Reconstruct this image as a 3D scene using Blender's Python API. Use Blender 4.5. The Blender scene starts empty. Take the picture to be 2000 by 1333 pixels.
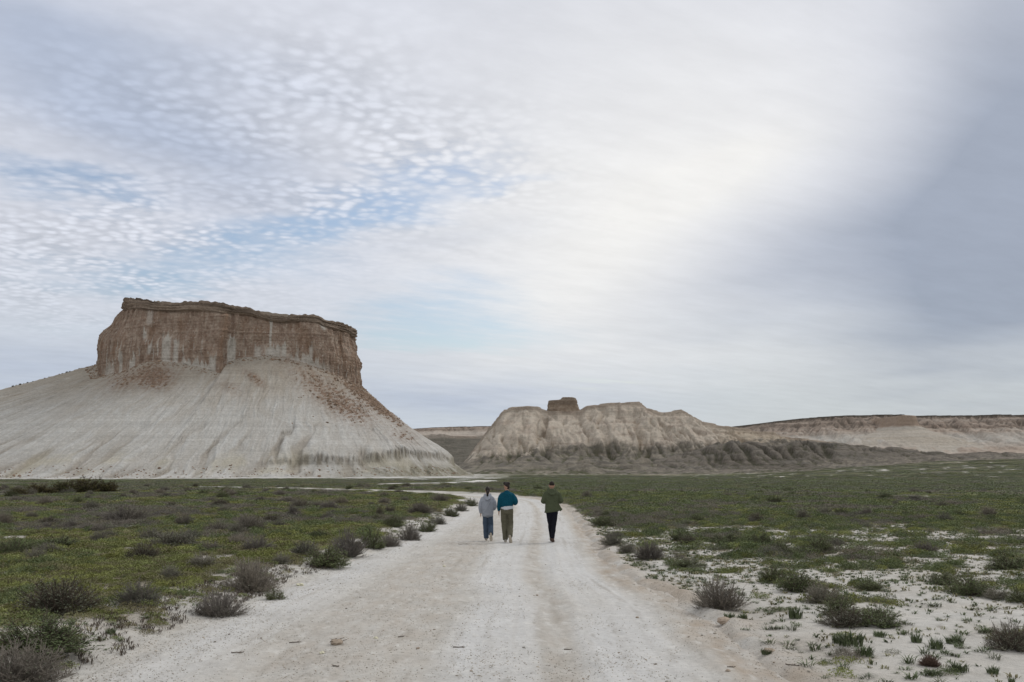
import bpy, math, random
import numpy as np
from mathutils import Vector, Matrix

S = bpy.context.scene
COL = S.collection
R = math.radians
F_PX, CX, HY, CAM_H = 1944.0, 1000.0, 918.0, 2.1

# ------------------------------------------------------------------ camera, light, exposure
cam_d = bpy.data.cameras.new('camera'); cam = bpy.data.objects.new('camera', cam_d); COL.objects.link(cam)
cam_d.sensor_width = 36; cam_d.lens = 36 * F_PX / 2000; cam_d.clip_end = 30000; cam_d.clip_start = 0.1
cam.location = (0, 0, CAM_H); cam.rotation_euler = (R(90) + math.atan((HY - 666.5) / F_PX), 0, 0)
S.camera = cam
S.render.resolution_x, S.render.resolution_y = 1024, 682
S.view_settings.view_transform = 'Standard'; S.view_settings.look = 'None'
S.view_settings.exposure = 0.0; S.view_settings.gamma = 1.0; S.view_settings.use_curve_mapping = False
SUN_EL, SUN_AZ, SUN_E, SUN_ANG = 42, 48, 1.2, 22     # azimuth clockwise from +Y
sd = bpy.data.lights.new('sun', 'SUN'); sun = bpy.data.objects.new('sun', sd); COL.objects.link(sun)
sd.energy = SUN_E; sd.angle = R(SUN_ANG); sd.color = (1.0, 0.95, 0.87)
sun.rotation_euler = (R(90 - SUN_EL), 0, R(180 - SUN_AZ) )
sun.rotation_euler = Vector((math.sin(R(SUN_AZ)) * math.cos(R(SUN_EL)), math.cos(R(SUN_AZ)) * math.cos(R(SUN_EL)), math.sin(R(SUN_EL)))).to_track_quat('Z', 'Y').to_euler()
S.cycles.max_bounces = 5; S.cycles.diffuse_bounces = 3; S.cycles.use_denoising = True
S.cycles.caustics_reflective = False; S.cycles.caustics_refractive = False

# ------------------------------------------------------------------ node expression helper
class E:
    def __init__(s, nt, sock): s.nt, s.s = nt, sock
    def _m(s, op, *o, clamp=False):
        n = s.nt.nodes.new('ShaderNodeMath'); n.operation = op; n.use_clamp = clamp
        for i, v in enumerate((s,) + o):
            if isinstance(v, E): s.nt.links.new(v.s, n.inputs[i])
            else: n.inputs[i].default_value = v
        return E(s.nt, n.outputs[0])
    def __add__(s, o): return s._m('ADD', o)
    __radd__ = __add__
    def __sub__(s, o): return s._m('SUBTRACT', o)
    def __rsub__(s, o): return (s * -1) + o
    def __mul__(s, o): return s._m('MULTIPLY', o)
    __rmul__ = __mul__
    def __truediv__(s, o): return s._m('DIVIDE', o)
    def f(s, op, *o, clamp=False): return s._m(op, *o, clamp=clamp)
    def clamp(s): return s._m('ADD', 0.0, clamp=True)
    def ss(s, a, b):
        n = s.nt.nodes.new('ShaderNodeMapRange'); n.interpolation_type = 'SMOOTHSTEP'
        s.nt.links.new(s.s, n.inputs[0]); n.inputs[1].default_value = a; n.inputs[2].default_value = b
        return E(s.nt, n.outputs[0])
def xyz(nt, x, y, z=0.0):
    n = nt.nodes.new('ShaderNodeCombineXYZ')
    for i, v in enumerate((x, y, z)):
        if isinstance(v, E): nt.links.new(v.s, n.inputs[i])
        else: n.inputs[i].default_value = v
    return n.outputs[0]
def noise(nt, vec, scale, detail=3, rough=0.55, dist=0.0):
    n = nt.nodes.new('ShaderNodeTexNoise'); n.inputs['Scale'].default_value = scale
    n.inputs['Detail'].default_value = detail; n.inputs['Roughness'].default_value = rough; n.inputs['Distortion'].default_value = dist
    if vec is not None: nt.links.new(vec, n.inputs['Vector'])
    return E(nt, n.outputs[0])
def mixc(nt, f, a, b, mode='MIX'):
    n = nt.nodes.new('ShaderNodeMix'); n.data_type = 'RGBA'; n.blend_type = mode; n.clamp_factor = True
    for i, v in ((0, f), (6, a), (7, b)):
        if isinstance(v, E): nt.links.new(v.s, n.inputs[i])
        elif isinstance(v, bpy.types.NodeSocket): nt.links.new(v, n.inputs[i])
        elif isinstance(v, tuple): n.inputs[i].default_value = v + (1,)
        else: n.inputs[i].default_value = v
    return n.outputs[2]

# ------------------------------------------------------------------ sky
W = bpy.data.worlds.new('World'); S.world = W; W.use_nodes = True
nt = W.node_tree; nt.nodes.clear()
out = nt.nodes.new('ShaderNodeOutputWorld')
sky = nt.nodes.new('ShaderNodeTexSky'); sky.sky_type = 'NISHITA'; sky.sun_disc = False
sky.sun_elevation = R(SUN_EL); sky.sun_rotation = R(SUN_AZ); sky.air_density = 1.0; sky.dust_density = 2.0
bgs = nt.nodes.new('ShaderNodeBackground'); nt.links.new(sky.outputs[0], bgs.inputs[0]); bgs.inputs[1].default_value = 0.125
tc = nt.nodes.new('ShaderNodeTexCoord'); sep = nt.nodes.new('ShaderNodeSeparateXYZ'); nt.links.new(tc.outputs['Generated'], sep.inputs[0])
dx, dy, dz = (E(nt, sep.outputs[i]) for i in range(3))
az = dx.f('ARCTAN2', dy); el = dz.f('ARCSINE')
zz = dz.f('MAXIMUM', 0.0) + 0.10
pX, pY = dx / zz, dy / zz
P = xyz(nt, pX, pY)
rotn = nt.nodes.new('ShaderNodeVectorRotate'); rotn.rotation_type = 'Z_AXIS'; nt.links.new(P, rotn.inputs['Vector']); rotn.inputs['Angle'].default_value = R(-28)
sp2 = nt.nodes.new('ShaderNodeSeparateXYZ'); nt.links.new(rotn.outputs[0], sp2.inputs[0])
qx, qy = E(nt, sp2.outputs[0]), E(nt, sp2.outputs[1])
Pst = xyz(nt, qx * 0.6, qy * 1.35)                       # stretched along the wind
wob = (noise(nt, Pst, 1.6, 5, 0.6) - 0.5)
wob2 = (noise(nt, P, 3.5, 4, 0.6) - 0.5)
def aze(p, py):
    u, v = (p - CX) / F_PX, (HY - py) / F_PX
    return math.atan(u), math.atan(v / math.sqrt(1 + u * u))
wsm = noise(nt, P, 1.3, 2, 0.45) - 0.5
def blob(p, py, rx, ry, ang=0, amp=1.0, wb=0.06, sm=False):
    a0, e0 = aze(p, py); c, s_ = math.cos(R(ang)), math.sin(R(ang))
    du = az - a0 + (wsm if sm else wob2) * (wb * 0.8); dv = el - e0 + (wsm if sm else wob) * wb
    a = (du * c + dv * s_) * (F_PX / rx); b = (dv * c - du * s_) * (F_PX / ry)
    r2 = a * a + b * b
    return (r2 * -1.0).f('EXPONENT') * amp
def bsum(*bl):
    t = bl[0]
    for b in bl[1:]: t = t + b
    return t.clamp()
blue = bsum(blob(600, 425, 300, 48, 14, .85, .10), blob(90, 345, 200, 32, -4, .8, .09), blob(360, 530, 330, 42, 6, .62, .10), blob(840, 610, 230, 60, 4, .75, .10),
            blob(900, 660, 260, 30, 0, .6), blob(820, 330, 260, 60, 20, .35, .1), blob(1180, 745, 130, 12, 0, .5, .05), blob(200, 640, 230, 22, 0, .35), blob(1000, 350, 120, 14, 10, .4, .06))
glow = bsum(blob(1220, 390, 420, 170, 15, .62, .09, sm=True), blob(1430, 330, 190, 50, 18, .30, .09, sm=True), blob(1180, 520, 260, 90, 25, .30, .09, sm=True), blob(1130, 640, 330, 120, 0, .34, .08, sm=True), blob(1280, 120, 560, 260, 5, .46, .08, sm=True), blob(1500, 700, 420, 70, 0, .25, .06, sm=True))
dark = bsum(blob(2080, 400, 330, 230, 38, 1.0, .12, sm=True), blob(1900, 560, 300, 120, 10, .40, .12, sm=True), blob(1660, 450, 300, 80, 20, .46, .12, sm=True), blob(2040, 20, 170, 260, -20, .62, .08, sm=True))
dimm = bsum(blob(330, 270, 300, 85, -12, .85, .08), blob(20, 40, 300, 110, -10, .8, .08), blob(450, 120, 420, 60, -8, .35, .08), blob(830, 470, 220, 30, 12, .35, .08), blob(1060, 440, 200, 30, 0, .45, .06), blob(60, 720, 330, 50, 0, .6, .05), blob(900, 775, 260, 34, 0, .8, .04))
# small altocumulus cells in rows
cw = xyz(nt, pX + wob2 * 0.10, pY + wob * 0.10)
v1 = nt.nodes.new('ShaderNodeTexVoronoi'); v1.feature = 'SMOOTH_F1'; v1.inputs['Scale'].default_value = 30; v1.inputs['Smoothness'].default_value = 0.7
nt.links.new(cw, v1.inputs['Vector'])
cells = (0.50 - E(nt, v1.outputs['Distance'])).ss(-.25, .36) * 1.0 + (noise(nt, cw, 34, 5, 0.62) - 0.5) * 1.1
camp = bsum(blob(640, 230, 330, 150, -10, 1.0, .06), blob(230, 440, 420, 80, 8, .9, .06), blob(120, 180, 320, 90, 12, .35, .06), blob(150, 560, 330, 60, 0, .6, .05), blob(1700, -200, 100, 100, 0, 0.0))
cellv = (cells - 0.38) * camp * (noise(nt, P, 3.0, 2, .5).ss(.3, .6) * .8 + .3)
fine = noise(nt, Pst, 7, 6, 0.62) - 0.5
cov = ((1.0 - blue * 0.86) + (cellv * 0.5) + fine * (blue * 1.2 + 0.05)).clamp()
cov = cov.ss(-0.05, 0.92) * 0.97
c = mixc(nt, el.ss(R(1), R(14)), (.56, .615, .685), (.665, .69, .765))
c = mixc(nt, (az + 0.02).ss(0.0, 0.35) * (1 - el.ss(R(2), R(12))) * 0.95, c, (.575, .615, .63))
c = mixc(nt, dimm * 0.80, c, (.41, .475, .61))
c = mixc(nt, glow, c, (.90, .89, .87))
c = mixc(nt, dark * 0.80, c, (.265, .315, .41))
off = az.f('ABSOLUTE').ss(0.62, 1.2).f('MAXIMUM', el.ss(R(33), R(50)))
c = mixc(nt, off, c, (.70, .70, .695))  # unseen sky beyond the view, made bright and neutral to balance the scene light
soft = ((noise(nt, Pst, 1.3, 3, 0.5) - 0.5) * 0.24 + (noise(nt, P, 7, 5, 0.6) - 0.5) * 0.20 * (1 - az.ss(-.05, .15))) * (0.35 + el.ss(R(3), R(14)) * .65)
br = 1.0 + soft * (1.0 - glow * 0.7) * (1.0 - dark * 0.6) + cellv * 0.29 + fine * 0.2
vm = nt.nodes.new('ShaderNodeVectorMath'); vm.operation = 'SCALE'; nt.links.new(c, vm.inputs[0]); nt.links.new(br.s, vm.inputs['Scale'])
bgc = nt.nodes.new('ShaderNodeBackground'); nt.links.new(vm.outputs[0], bgc.inputs[0]); bgc.inputs[1].default_value = 1.0
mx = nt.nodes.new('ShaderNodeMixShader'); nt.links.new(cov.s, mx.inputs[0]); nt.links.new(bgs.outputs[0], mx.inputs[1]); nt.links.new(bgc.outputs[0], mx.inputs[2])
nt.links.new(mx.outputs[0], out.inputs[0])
W.cycles.sampling_method = 'MANUAL'; W.cycles.sample_map_resolution = 512

# ------------------------------------------------------------------ numpy noise
def _h(ix, iy, seed):
    h = (ix.astype(np.int64) * 374761393 + iy.astype(np.int64) * 668265263 + seed * 974634777) & 0xffffffff
    h = ((h ^ (h >> 13)) * 1274126177) & 0xffffffff
    return (h ^ (h >> 16)) & 0xffffffff
def pn(x, y, seed=0):
    x = np.asarray(x, float); y = np.asarray(y, float)
    ix, iy = np.floor(x), np.floor(y); fx, fy = x - ix, y - iy
    u, v = fx * fx * fx * (fx * (fx * 6 - 15) + 10), fy * fy * fy * (fy * (fy * 6 - 15) + 10)
    def g(a, b):
        t = _h(ix + a, iy + b, seed) * (2 * math.pi / 4294967296.0)
        return np.cos(t) * (fx - a) + np.sin(t) * (fy - b)
    a = g(0, 0) * (1 - u) + g(1, 0) * u; b = g(0, 1) * (1 - u) + g(1, 1) * u
    return (a * (1 - v) + b * v) * 1.45
def fbm(x, y, o=4, seed=0, g=0.5, ridged=False):
    t = 0; a = 1.0; s = 0
    for i in range(o):
        n = pn(x * 2 ** i + 17.3 * i, y * 2 ** i - 9.1 * i, seed + i)
        if ridged: n = 1 - 2 * np.abs(n)
        t = t + n * a; s += a; a *= g
    return t / s
def sst(a, b, x):
    t = np.clip((x - a) / (b - a), 0, 1); return t * t * (3 - 2 * t)
def lerp(a, b, t): return a + (b - a) * t
def cl(*rgb): return np.array(rgb, float)
def mixa(A, B, t): t = np.asarray(t)[..., None]; return A * (1 - t) + B * t

def mesh_np(name, V, Fc, col=None, smooth=True):
    me = bpy.data.meshes.new(name); V = np.ascontiguousarray(V, np.float32).reshape(-1, 3); Fc = np.ascontiguousarray(Fc, np.int32)
    k = Fc.shape[1]; n = len(Fc)
    me.vertices.add(len(V)); me.vertices.foreach_set('co', V.ravel())
    me.loops.add(n * k); me.loops.foreach_set('vertex_index', Fc.ravel())
    me.polygons.add(n); me.polygons.foreach_set('loop_start', np.arange(0, n * k, k, dtype=np.int32))
    try: me.polygons.foreach_set('loop_total', np.full(n, k, np.int32))
    except Exception: pass
    me.polygons.foreach_set('use_smooth', np.full(n, smooth, bool))
    if col is not None:
        a = me.color_attributes.new('Col', 'FLOAT_COLOR', 'POINT')
        c4 = np.ones((len(V), 4), np.float32); c4[:, :3] = np.clip(col.reshape(-1, 3), 0.01, 0.9); a.data.foreach_set('color', c4.ravel())
    me.update(calc_edges=True); return me
def grid_faces(nr, nc, wrap=False):
    i = np.arange(nr - 1)[:, None]; j = np.arange(nc if wrap else nc - 1)[None, :]; j2 = (j + 1) % nc
    return np.stack([i * nc + j, i * nc + j2, (i + 1) * nc + j2, (i + 1) * nc + j], -1).reshape(-1, 4)
def link(name, me, mat, parent=None, label=None, cat=None, group=None, kind=None):
    o = bpy.data.objects.new(name, me); COL.objects.link(o)
    if mat is not None and not me.materials: me.materials.append(mat)
    if parent: o.parent = parent
    for k, v in (('label', label), ('category', cat), ('group', group), ('kind', kind)):
        if v: o[k] = v
    return o

# ------------------------------------------------------------------ materials
def mat_vcol(name, rough=0.95, n1=(0.5, 4, 0.25), n2=(0.1, 4, 0.2), bump=0.3, bscale=1.0, bdist=0.3, zband=0.0, zscale=1.0, amount=1.0):
    m = bpy.data.materials.new(name); m.use_nodes = True; nt = m.node_tree; b = nt.nodes['Principled BSDF']
    b.inputs['Roughness'].default_value = rough; b.inputs['Specular IOR Level'].default_value = 0.15
    at = nt.nodes.new('ShaderNodeAttribute'); at.attribute_name = 'Col'
    geo = nt.nodes.new('ShaderNodeNewGeometry'); pos = geo.outputs['Position']
    f = 1.0 + (noise(nt, pos, n1[0], n1[1], 0.65) - 0.5) * (2 * n1[2]) + (noise(nt, pos, n2[0], n2[1], 0.65) - 0.5) * (2 * n2[2])
    if zband:
        sp = nt.nodes.new('ShaderNodeSeparateXYZ'); nt.links.new(pos, sp.inputs[0])
        zv = xyz(nt, E(nt, sp.outputs[0]) * 0.012, E(nt, sp.outputs[1]) * 0.012, E(nt, sp.outputs[2]) * zscale)
        f = f + (noise(nt, zv, 1.0, 4, 0.7) - 0.5) * (2 * zband)
    v = nt.nodes.new('ShaderNodeVectorMath'); v.operation = 'SCALE'; nt.links.new(at.outputs['Color'], v.inputs[0]); nt.links.new(f.s, v.inputs['Scale'])
    nt.links.new(v.outputs[0], b.inputs['Base Color'])
    bp = nt.nodes.new('ShaderNodeBump'); bp.inputs['Strength'].default_value = bump; bp.inputs['Distance'].default_value = bdist
    nt.links.new(noise(nt, pos, bscale, 6, 0.7).s, bp.inputs['Height']); nt.links.new(bp.outputs[0], b.inputs['Normal'])
    return m
def mat_plain(name, colr, rough=0.8, var=0.15, scale=20, bump=0.0, bd=0.01, spec=0.3, objvar=0.0, trans=0.0, hue2=None, patch=0.35):
    m = bpy.data.materials.new(name); m.use_nodes = True; nt = m.node_tree; b = nt.nodes['Principled BSDF']
    b.inputs['Roughness'].default_value = rough; b.inputs['Specular IOR Level'].default_value = spec
    geo = nt.nodes.new('ShaderNodeNewGeometry'); tcn = nt.nodes.new('ShaderNodeTexCoord')
    nn = noise(nt, tcn.outputs['Object'], scale, 4, 0.6)
    c0 = colr
    if hue2 is not None:
        pt = noise(nt, geo.outputs['Position'], patch, 4, 0.6).ss(0.36, 0.64)
        if objvar:
            oi = nt.nodes.new('ShaderNodeObjectInfo'); pt = (pt * 0.6 + E(nt, oi.outputs['Random']) * 0.4)
        c0 = mixc(nt, pt, colr, hue2)
    f = 1.0 + (nn - 0.5) * (2 * var)
    if objvar:
        oi = nt.nodes.new('ShaderNodeObjectInfo'); f = f + (E(nt, oi.outputs['Random']) - 0.5) * (2 * objvar)
    v = nt.nodes.new('ShaderNodeVectorMath'); v.operation = 'SCALE'; nt.links.new(f.s, v.inputs['Scale'])
    if isinstance(c0, tuple): v.inputs[0].default_value = c0
    else: nt.links.new(c0, v.inputs[0])
    nt.links.new(v.outputs[0], b.inputs['Base Color'])
    if bump:
        bp = nt.nodes.new('ShaderNodeBump'); bp.inputs['Strength'].default_value = bump; bp.inputs['Distance'].default_value = bd
        nt.links.new(nn.s, bp.inputs['Height']); nt.links.new(bp.outputs[0], b.inputs['Normal'])
    return m

# ------------------------------------------------------------------ road lines and ground height
def px2g(p, py, z=0.0):
    Y = (CAM_H - z) * F_PX / (py - HY); return (p - CX) / F_PX * Y, Y
road_pts = np.array([(-.8, -25, 3.6), (-.76, 9.8, 3.6), (-.70, 15.6, 3.5), (-.78, 21.3, 3.12), (-.42, 30, 2.9), (.2, 49.8, 2.8), (.25, 62, 2.6), (-.1, 70, 2.45),
                     (-1.6, 76.5, 2.2), (-4.6, 81.5, 1.9), (-9, 86.6, 1.7), (-16, 94.5, 1.5), (-22, 101, 1.3), (-29, 107, 1.0), (-36, 112, .5)])
track_pts = np.array([(-17, 137, .6), (-11, 143, 1.2), (-7.5, 156, 1.6), (-5.2, 172, 1.8), (-5.2, 190, 1.8), (-9.0, 212, 1.7), (-17.5, 250, 1.7), (-24, 275, 1.4), (-50, 300, .5)])
def smooth_line(pts, step):
    n = len(pts); res = []
    for i in range(n - 1):
        p0, p1, p2, p3 = pts[max(i - 1, 0)], pts[i], pts[i + 1], pts[min(i + 2, n - 1)]
        L = max(2, int(np.hypot(*(p2 - p1)[:2]) / step))
        for k in range(L):
            t = k / L
            res.append(lerp(p1, p2, t) if i == 0 else 0.5 * ((2 * p1) + (-p0 + p2) * t + (2 * p0 - 5 * p1 + 4 * p2 - p3) * t * t + (-p0 + 3 * p1 - 3 * p2 + p3) * t ** 3))
    res.append(pts[-1]); return np.array(res)
RL, TL = smooth_line(road_pts, 1.2), smooth_line(track_pts, 3.0)
def to_line(x, y, L):
    """signed lateral offset, arclength and half width of the nearest point of the polyline"""
    x = np.asarray(x, float); y = np.asarray(y, float)
    best = np.full(x.shape, 1e18); lat = np.zeros(x.shape); s_out = np.zeros(x.shape); w_out = np.zeros(x.shape); s0 = 0.0
    for i in range(len(L) - 1):
        a, b = L[i], L[i + 1]; d = b[:2] - a[:2]; ln = np.hypot(*d) + 1e-9; d = d / ln
        t = np.clip((x - a[0]) * d[0] + (y - a[1]) * d[1], 0, ln)
        ex, ey = x - a[0] - d[0] * t, y - a[1] - d[1] * t; q = ex * ex + ey * ey; m = q < best
        best = np.where(m, q, best); sg = np.sign(ex * d[1] - ey * d[0])
        lat = np.where(m, sg * np.sqrt(q), lat); s_out = np.where(m, s0 + t, s_out); w_out = np.where(m, a[2] + (b[2] - a[2]) * t / ln, w_out); s0 += ln
    return lat, s_out, w_out
def base_z(x, y):
    d = np.hypot(x, y); p = CX + F_PX * x / np.maximum(y, 1.0); p = np.where(y < 1, CX, p)
    z = -3.0 * sst(110, 600, d)
    z = z + 13.5 * sst(200, 980, d) * sst(1330, 2000, p) * (1 - 0.35 * sst(2000, 3600, p))
    z = z + 1.6 * sst(260, 330, d) * sst(1180, 1500, p) * fbm(x / 90, y / 60, 3, 5) + 0.5 * sst(150, 400, d) * fbm(x / 60, y / 40, 3, 77)
    return z
def edge_out(x, y):
    """metres outside the road edge (negative: on the road)"""
    x = np.asarray(x, float); y = np.asarray(y, float); e = np.full(x.shape, 99.0)
    m = (np.hypot(x, y) < 170) & (x > -75) & (x < 60)
    if m.any():
        l, s_, w = to_line(x[m], y[m], RL); e[m] = np.abs(l) - w + 0.30 * fbm(x[m] / 1.7, y[m] / 1.7, 3, 31) * (1 + 0 * l)
    m = (y > 120) & (y < 330) & (x > -90) & (x < 30)
    if m.any():
        l, s_, w = to_line(x[m], y[m], TL); e[m] = np.minimum(e[m], np.abs(l) - w)
    return e
def lift(x, y, e):
    r = .12 * sst(72, 84, y) * (y < 128) + .28 * sst(126, 140, y) * (y < 330)
    return r * sst(4.0, 0.0, e) * (x < 12)
def ground_z(x, y, e=None):
    x = np.asarray(x, float); y = np.asarray(y, float)
    if e is None: e = edge_out(x, y)
    d = np.hypot(x, y); z = base_z(x, y)
    left = sst(0.5, -0.5, x - 0.2)
    bank = -0.13 + 0.16 * sst(-0.5, 0.15, e) + (0.05 + 0.09 * left) * sst(0.1, 1.0, e)
    bank = np.where(d > 120, -0.10 + 0.11 * sst(-1, 0.2, e), bank)
    hum = (0.07 * fbm(x / 1.6, y / 1.6, 3, 3) + 0.10 * fbm(x / 7, y / 7, 3, 4)) * sst(0.0, 2.5, e)
    fade = 1 - sst(150, 260, d) * 0.3
    rid = 0.09 * np.exp(-((e - 0.1) / 0.22) ** 2) * sst(.2, .8, x) * (0.6 + 0.8 * fbm(x / .5, y / .5, 2, 6))
    return z + bank + hum * fade + rid * (d < 60) + lift(x, y, e)
def ROADZ(x, y): return base_z(x, y)

# vegetation cover: 0 bare clay .. 1 full
def cover(x, y, e=None):
    x = np.asarray(x, float); y = np.asarray(y, float)
    if e is None: e = edge_out(x, y)
    d = np.hypot(x, y); n = fbm(x / 2.6, y / 2.6, 4, 51); nb = fbm(x / 11, y / 9, 3, 52)
    L = sst(-.1, 2.3, e + 1.5 * n - 0.1) * (0.95 + 0.3 * n)
    L = L * (1 - 0.85 * sst(0.22, 0.42, fbm(x / 2.6, y / 1.8, 3, 59)) * (d < 60))
    near = sst(41, 33, y + 7 * nb + 4 * n)                      # the bare white flat right of the road
    thr = lerp(.04, 0.30, sst(22, 15, y + 2 * nb))
    n4 = .55 * n + .75 * fbm(x / .75, y / .9, 3, 58) + .15 * nb; Rr = lerp(1.0, sst(thr, thr + 0.12, n4) * 0.9, near) * sst(0.1, 1.1 + .9 * sst(34, 24, y), e + 0.6 * n)
    bl = sst(.5, -.3, x / (1 + d * .08)); c_ = Rr * (1 - bl) + L * bl
    far = sst(90, 200, d)
    st = fbm(x / 16, y / 42, 4, 61)
    c_ = c_ * (1 - far * sst(0.30, 0.42, st) * 0.8)
    wl = sst(150, 240, d) * (x < 0) * sst(.26, .34, fbm(x / 26, y / 40, 4, 79)); c_ = c_ * (1 - wl)
    mid = sst(55, 90, d) * (x > 0) * sst(.30, .42, fbm(x / 5, y / 22, 3, 62)); c_ = c_ * (1 - .85 * mid)
    return np.clip(c_, 0, 1)

CLAY, TAN, BROWN = cl(.595, .588, .57), cl(.47, .435, .39), cl(.36, .285, .215)
GREEN, OLIVE, PURP, YEL = cl(.098, .108, .055), cl(.128, .126, .072), cl(.15, .137, .12), cl(.155, .16, .065)

# ground sheet: fan with its rings spaced by distance
rad = np.concatenate([[0.0, 1, 2, 3, 4, 5], np.exp(np.linspace(math.log(5.8), math.log(420), 400)), np.exp(np.linspace(math.log(430), math.log(24000), 110))])
ang = np.concatenate([np.linspace(R(-180), R(-40), 40, endpoint=False), np.linspace(R(-40), R(40), 620, endpoint=False), np.linspace(R(40), R(180), 40, endpoint=False)])
Rg, Ag = np.meshgrid(rad, ang, indexing='ij'); gx, gy = Rg * np.sin(Ag), Rg * np.cos(Ag)
ge = edge_out(gx, gy); gz = ground_z(gx, gy, ge); gc = cover(gx, gy, ge); gd = Rg
n1 = fbm(gx / 5, gy / 5, 4, 71); n2 = fbm(gx / 30, gy / 60, 4, 72); n3 = fbm(gx / 1.1, gy / 1.1, 3, 73)
clay = mixa(CLAY * 0.96, TAN, np.clip(0.35 + n3 * 0.5 + n1 * 0.4, 0, 1))
clay = mixa(clay, BROWN, np.exp(-((ge - 0.05) / 0.45) ** 2) * sst(.2, .8, gx) * 0.65 * np.clip(0.6 + n3, 0, 1))
veg = mixa(np.broadcast_to(GREEN, clay.shape), OLIVE, sst(-.3, .3, n1)); veg = mixa(veg, PURP, sst(.05, .45, n2 + 0.5 * n1) * 0.7); veg = mixa(veg, YEL, sst(.25, .5, fbm(gx / 9, gy / 20, 3, 74)) * 0.5)
soil = mixa(cl(.19, .16, .115) + 0 * clay, veg, sst(35, 110, gd))
gcol = mixa(clay, soil, np.clip(gc * 1.0, 0, 1))
# pale bare aprons of clay close to the foot of the mesa, far off
ap = sst(430, 620, gd) * sst(CX + 20, CX - 120, CX + F_PX * gx / np.maximum(gy, 1)) * (gy > 0)
gcol = mixa(gcol, CLAY * 0.9, ap * sst(-.15, .25, fbm(gx / 30, gy / 12, 4, 75) + 0.9 * sst(560, 680, gd) - .25))
patch_ = sst(.24, .32, fbm(gx / 26, gy / 40, 4, 79)) * sst(150, 220, gd) * (gx < 0) * (gy > 0)
gcol = mixa(gcol, CLAY, patch_ * .9)
farb = sst(700, 1000, gd) * sst(.0, .3, fbm(gx / 90, gy / 40, 4, 76)); gcol = mixa(gcol, cl(.33, .29, .23), farb * .8)
M_ground = mat_vcol('ground_clay', n1=(7.0, 8, .34), n2=(0.5, 5, .20), bump=0.8, bscale=14, bdist=0.05)
me = mesh_np('ground', np.stack([gx, gy, gz], -1), grid_faces(len(rad), len(ang), True)[:, ::-1], gcol)
link('ground', me, M_ground, kind='structure', label='flat steppe ground of pale clay with green growth')

# road sheets
def ribbon(L, s_list, tmax, nt_, zf, colf):
    seg = np.hypot(np.diff(L[:, 0]), np.diff(L[:, 1])); sa = np.concatenate([[0], np.cumsum(seg)])
    cx, cy, w = (np.interp(s_list, sa, L[:, i]) for i in range(3))
    hx, hy = np.gradient(cx, s_list), np.gradient(cy, s_list); h = np.hypot(hx, hy); hx, hy = hx / h, hy / h
    t = np.linspace(-1, 1, nt_)[None, :] * (w + tmax)[:, None]
    X = cx[:, None] + hy[:, None] * t; Y = cy[:, None] - hx[:, None] * t; Sg = np.broadcast_to(s_list[:, None], t.shape)
    Z = zf(X, Y, Sg, t, w[:, None]); return np.stack([X, Y, Z], -1), colf(X, Y, Sg, t, w[:, None])
def road_rel(X, Y, s_, t, w):
    a = .6 * fbm(s_ / 9, t * .2, 2, 91)
    tt = t + a * .3
    z = 0.012 * fbm(X / .35, Y / .35, 4, 92) + 0.02 * fbm(X / 1.6, Y / 4, 3, 93)
    for c_, wd, dp in ((-1.9, .28, .03), (-.35, .22, .018), (1.28, .24, .035), (2.7, .2, .03), (.35, .15, .012)):
        z = z - dp * np.exp(-((tt - c_) / wd) ** 2) * (0.7 + .6 * fbm(s_ / 3, t, 2, int(c_ * 10) + 500))
    z = z + .02 * np.exp(-((tt - 1.65) / .12) ** 2) + .018 * np.exp(-((tt - 2.95) / .12) ** 2)
    z = z + 0.030 * np.maximum(0, fbm(X / .14, Y / .22, 3, 94)) * sst(-.05, .3, fbm(X / 1.5, Y / 3, 2, 95)) + .012 * fbm(tt * 4.5, s_ / 7, 4, 105)
    return base_z(X, Y) + z + lift(X, Y, -1 + 0 * X)
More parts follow.
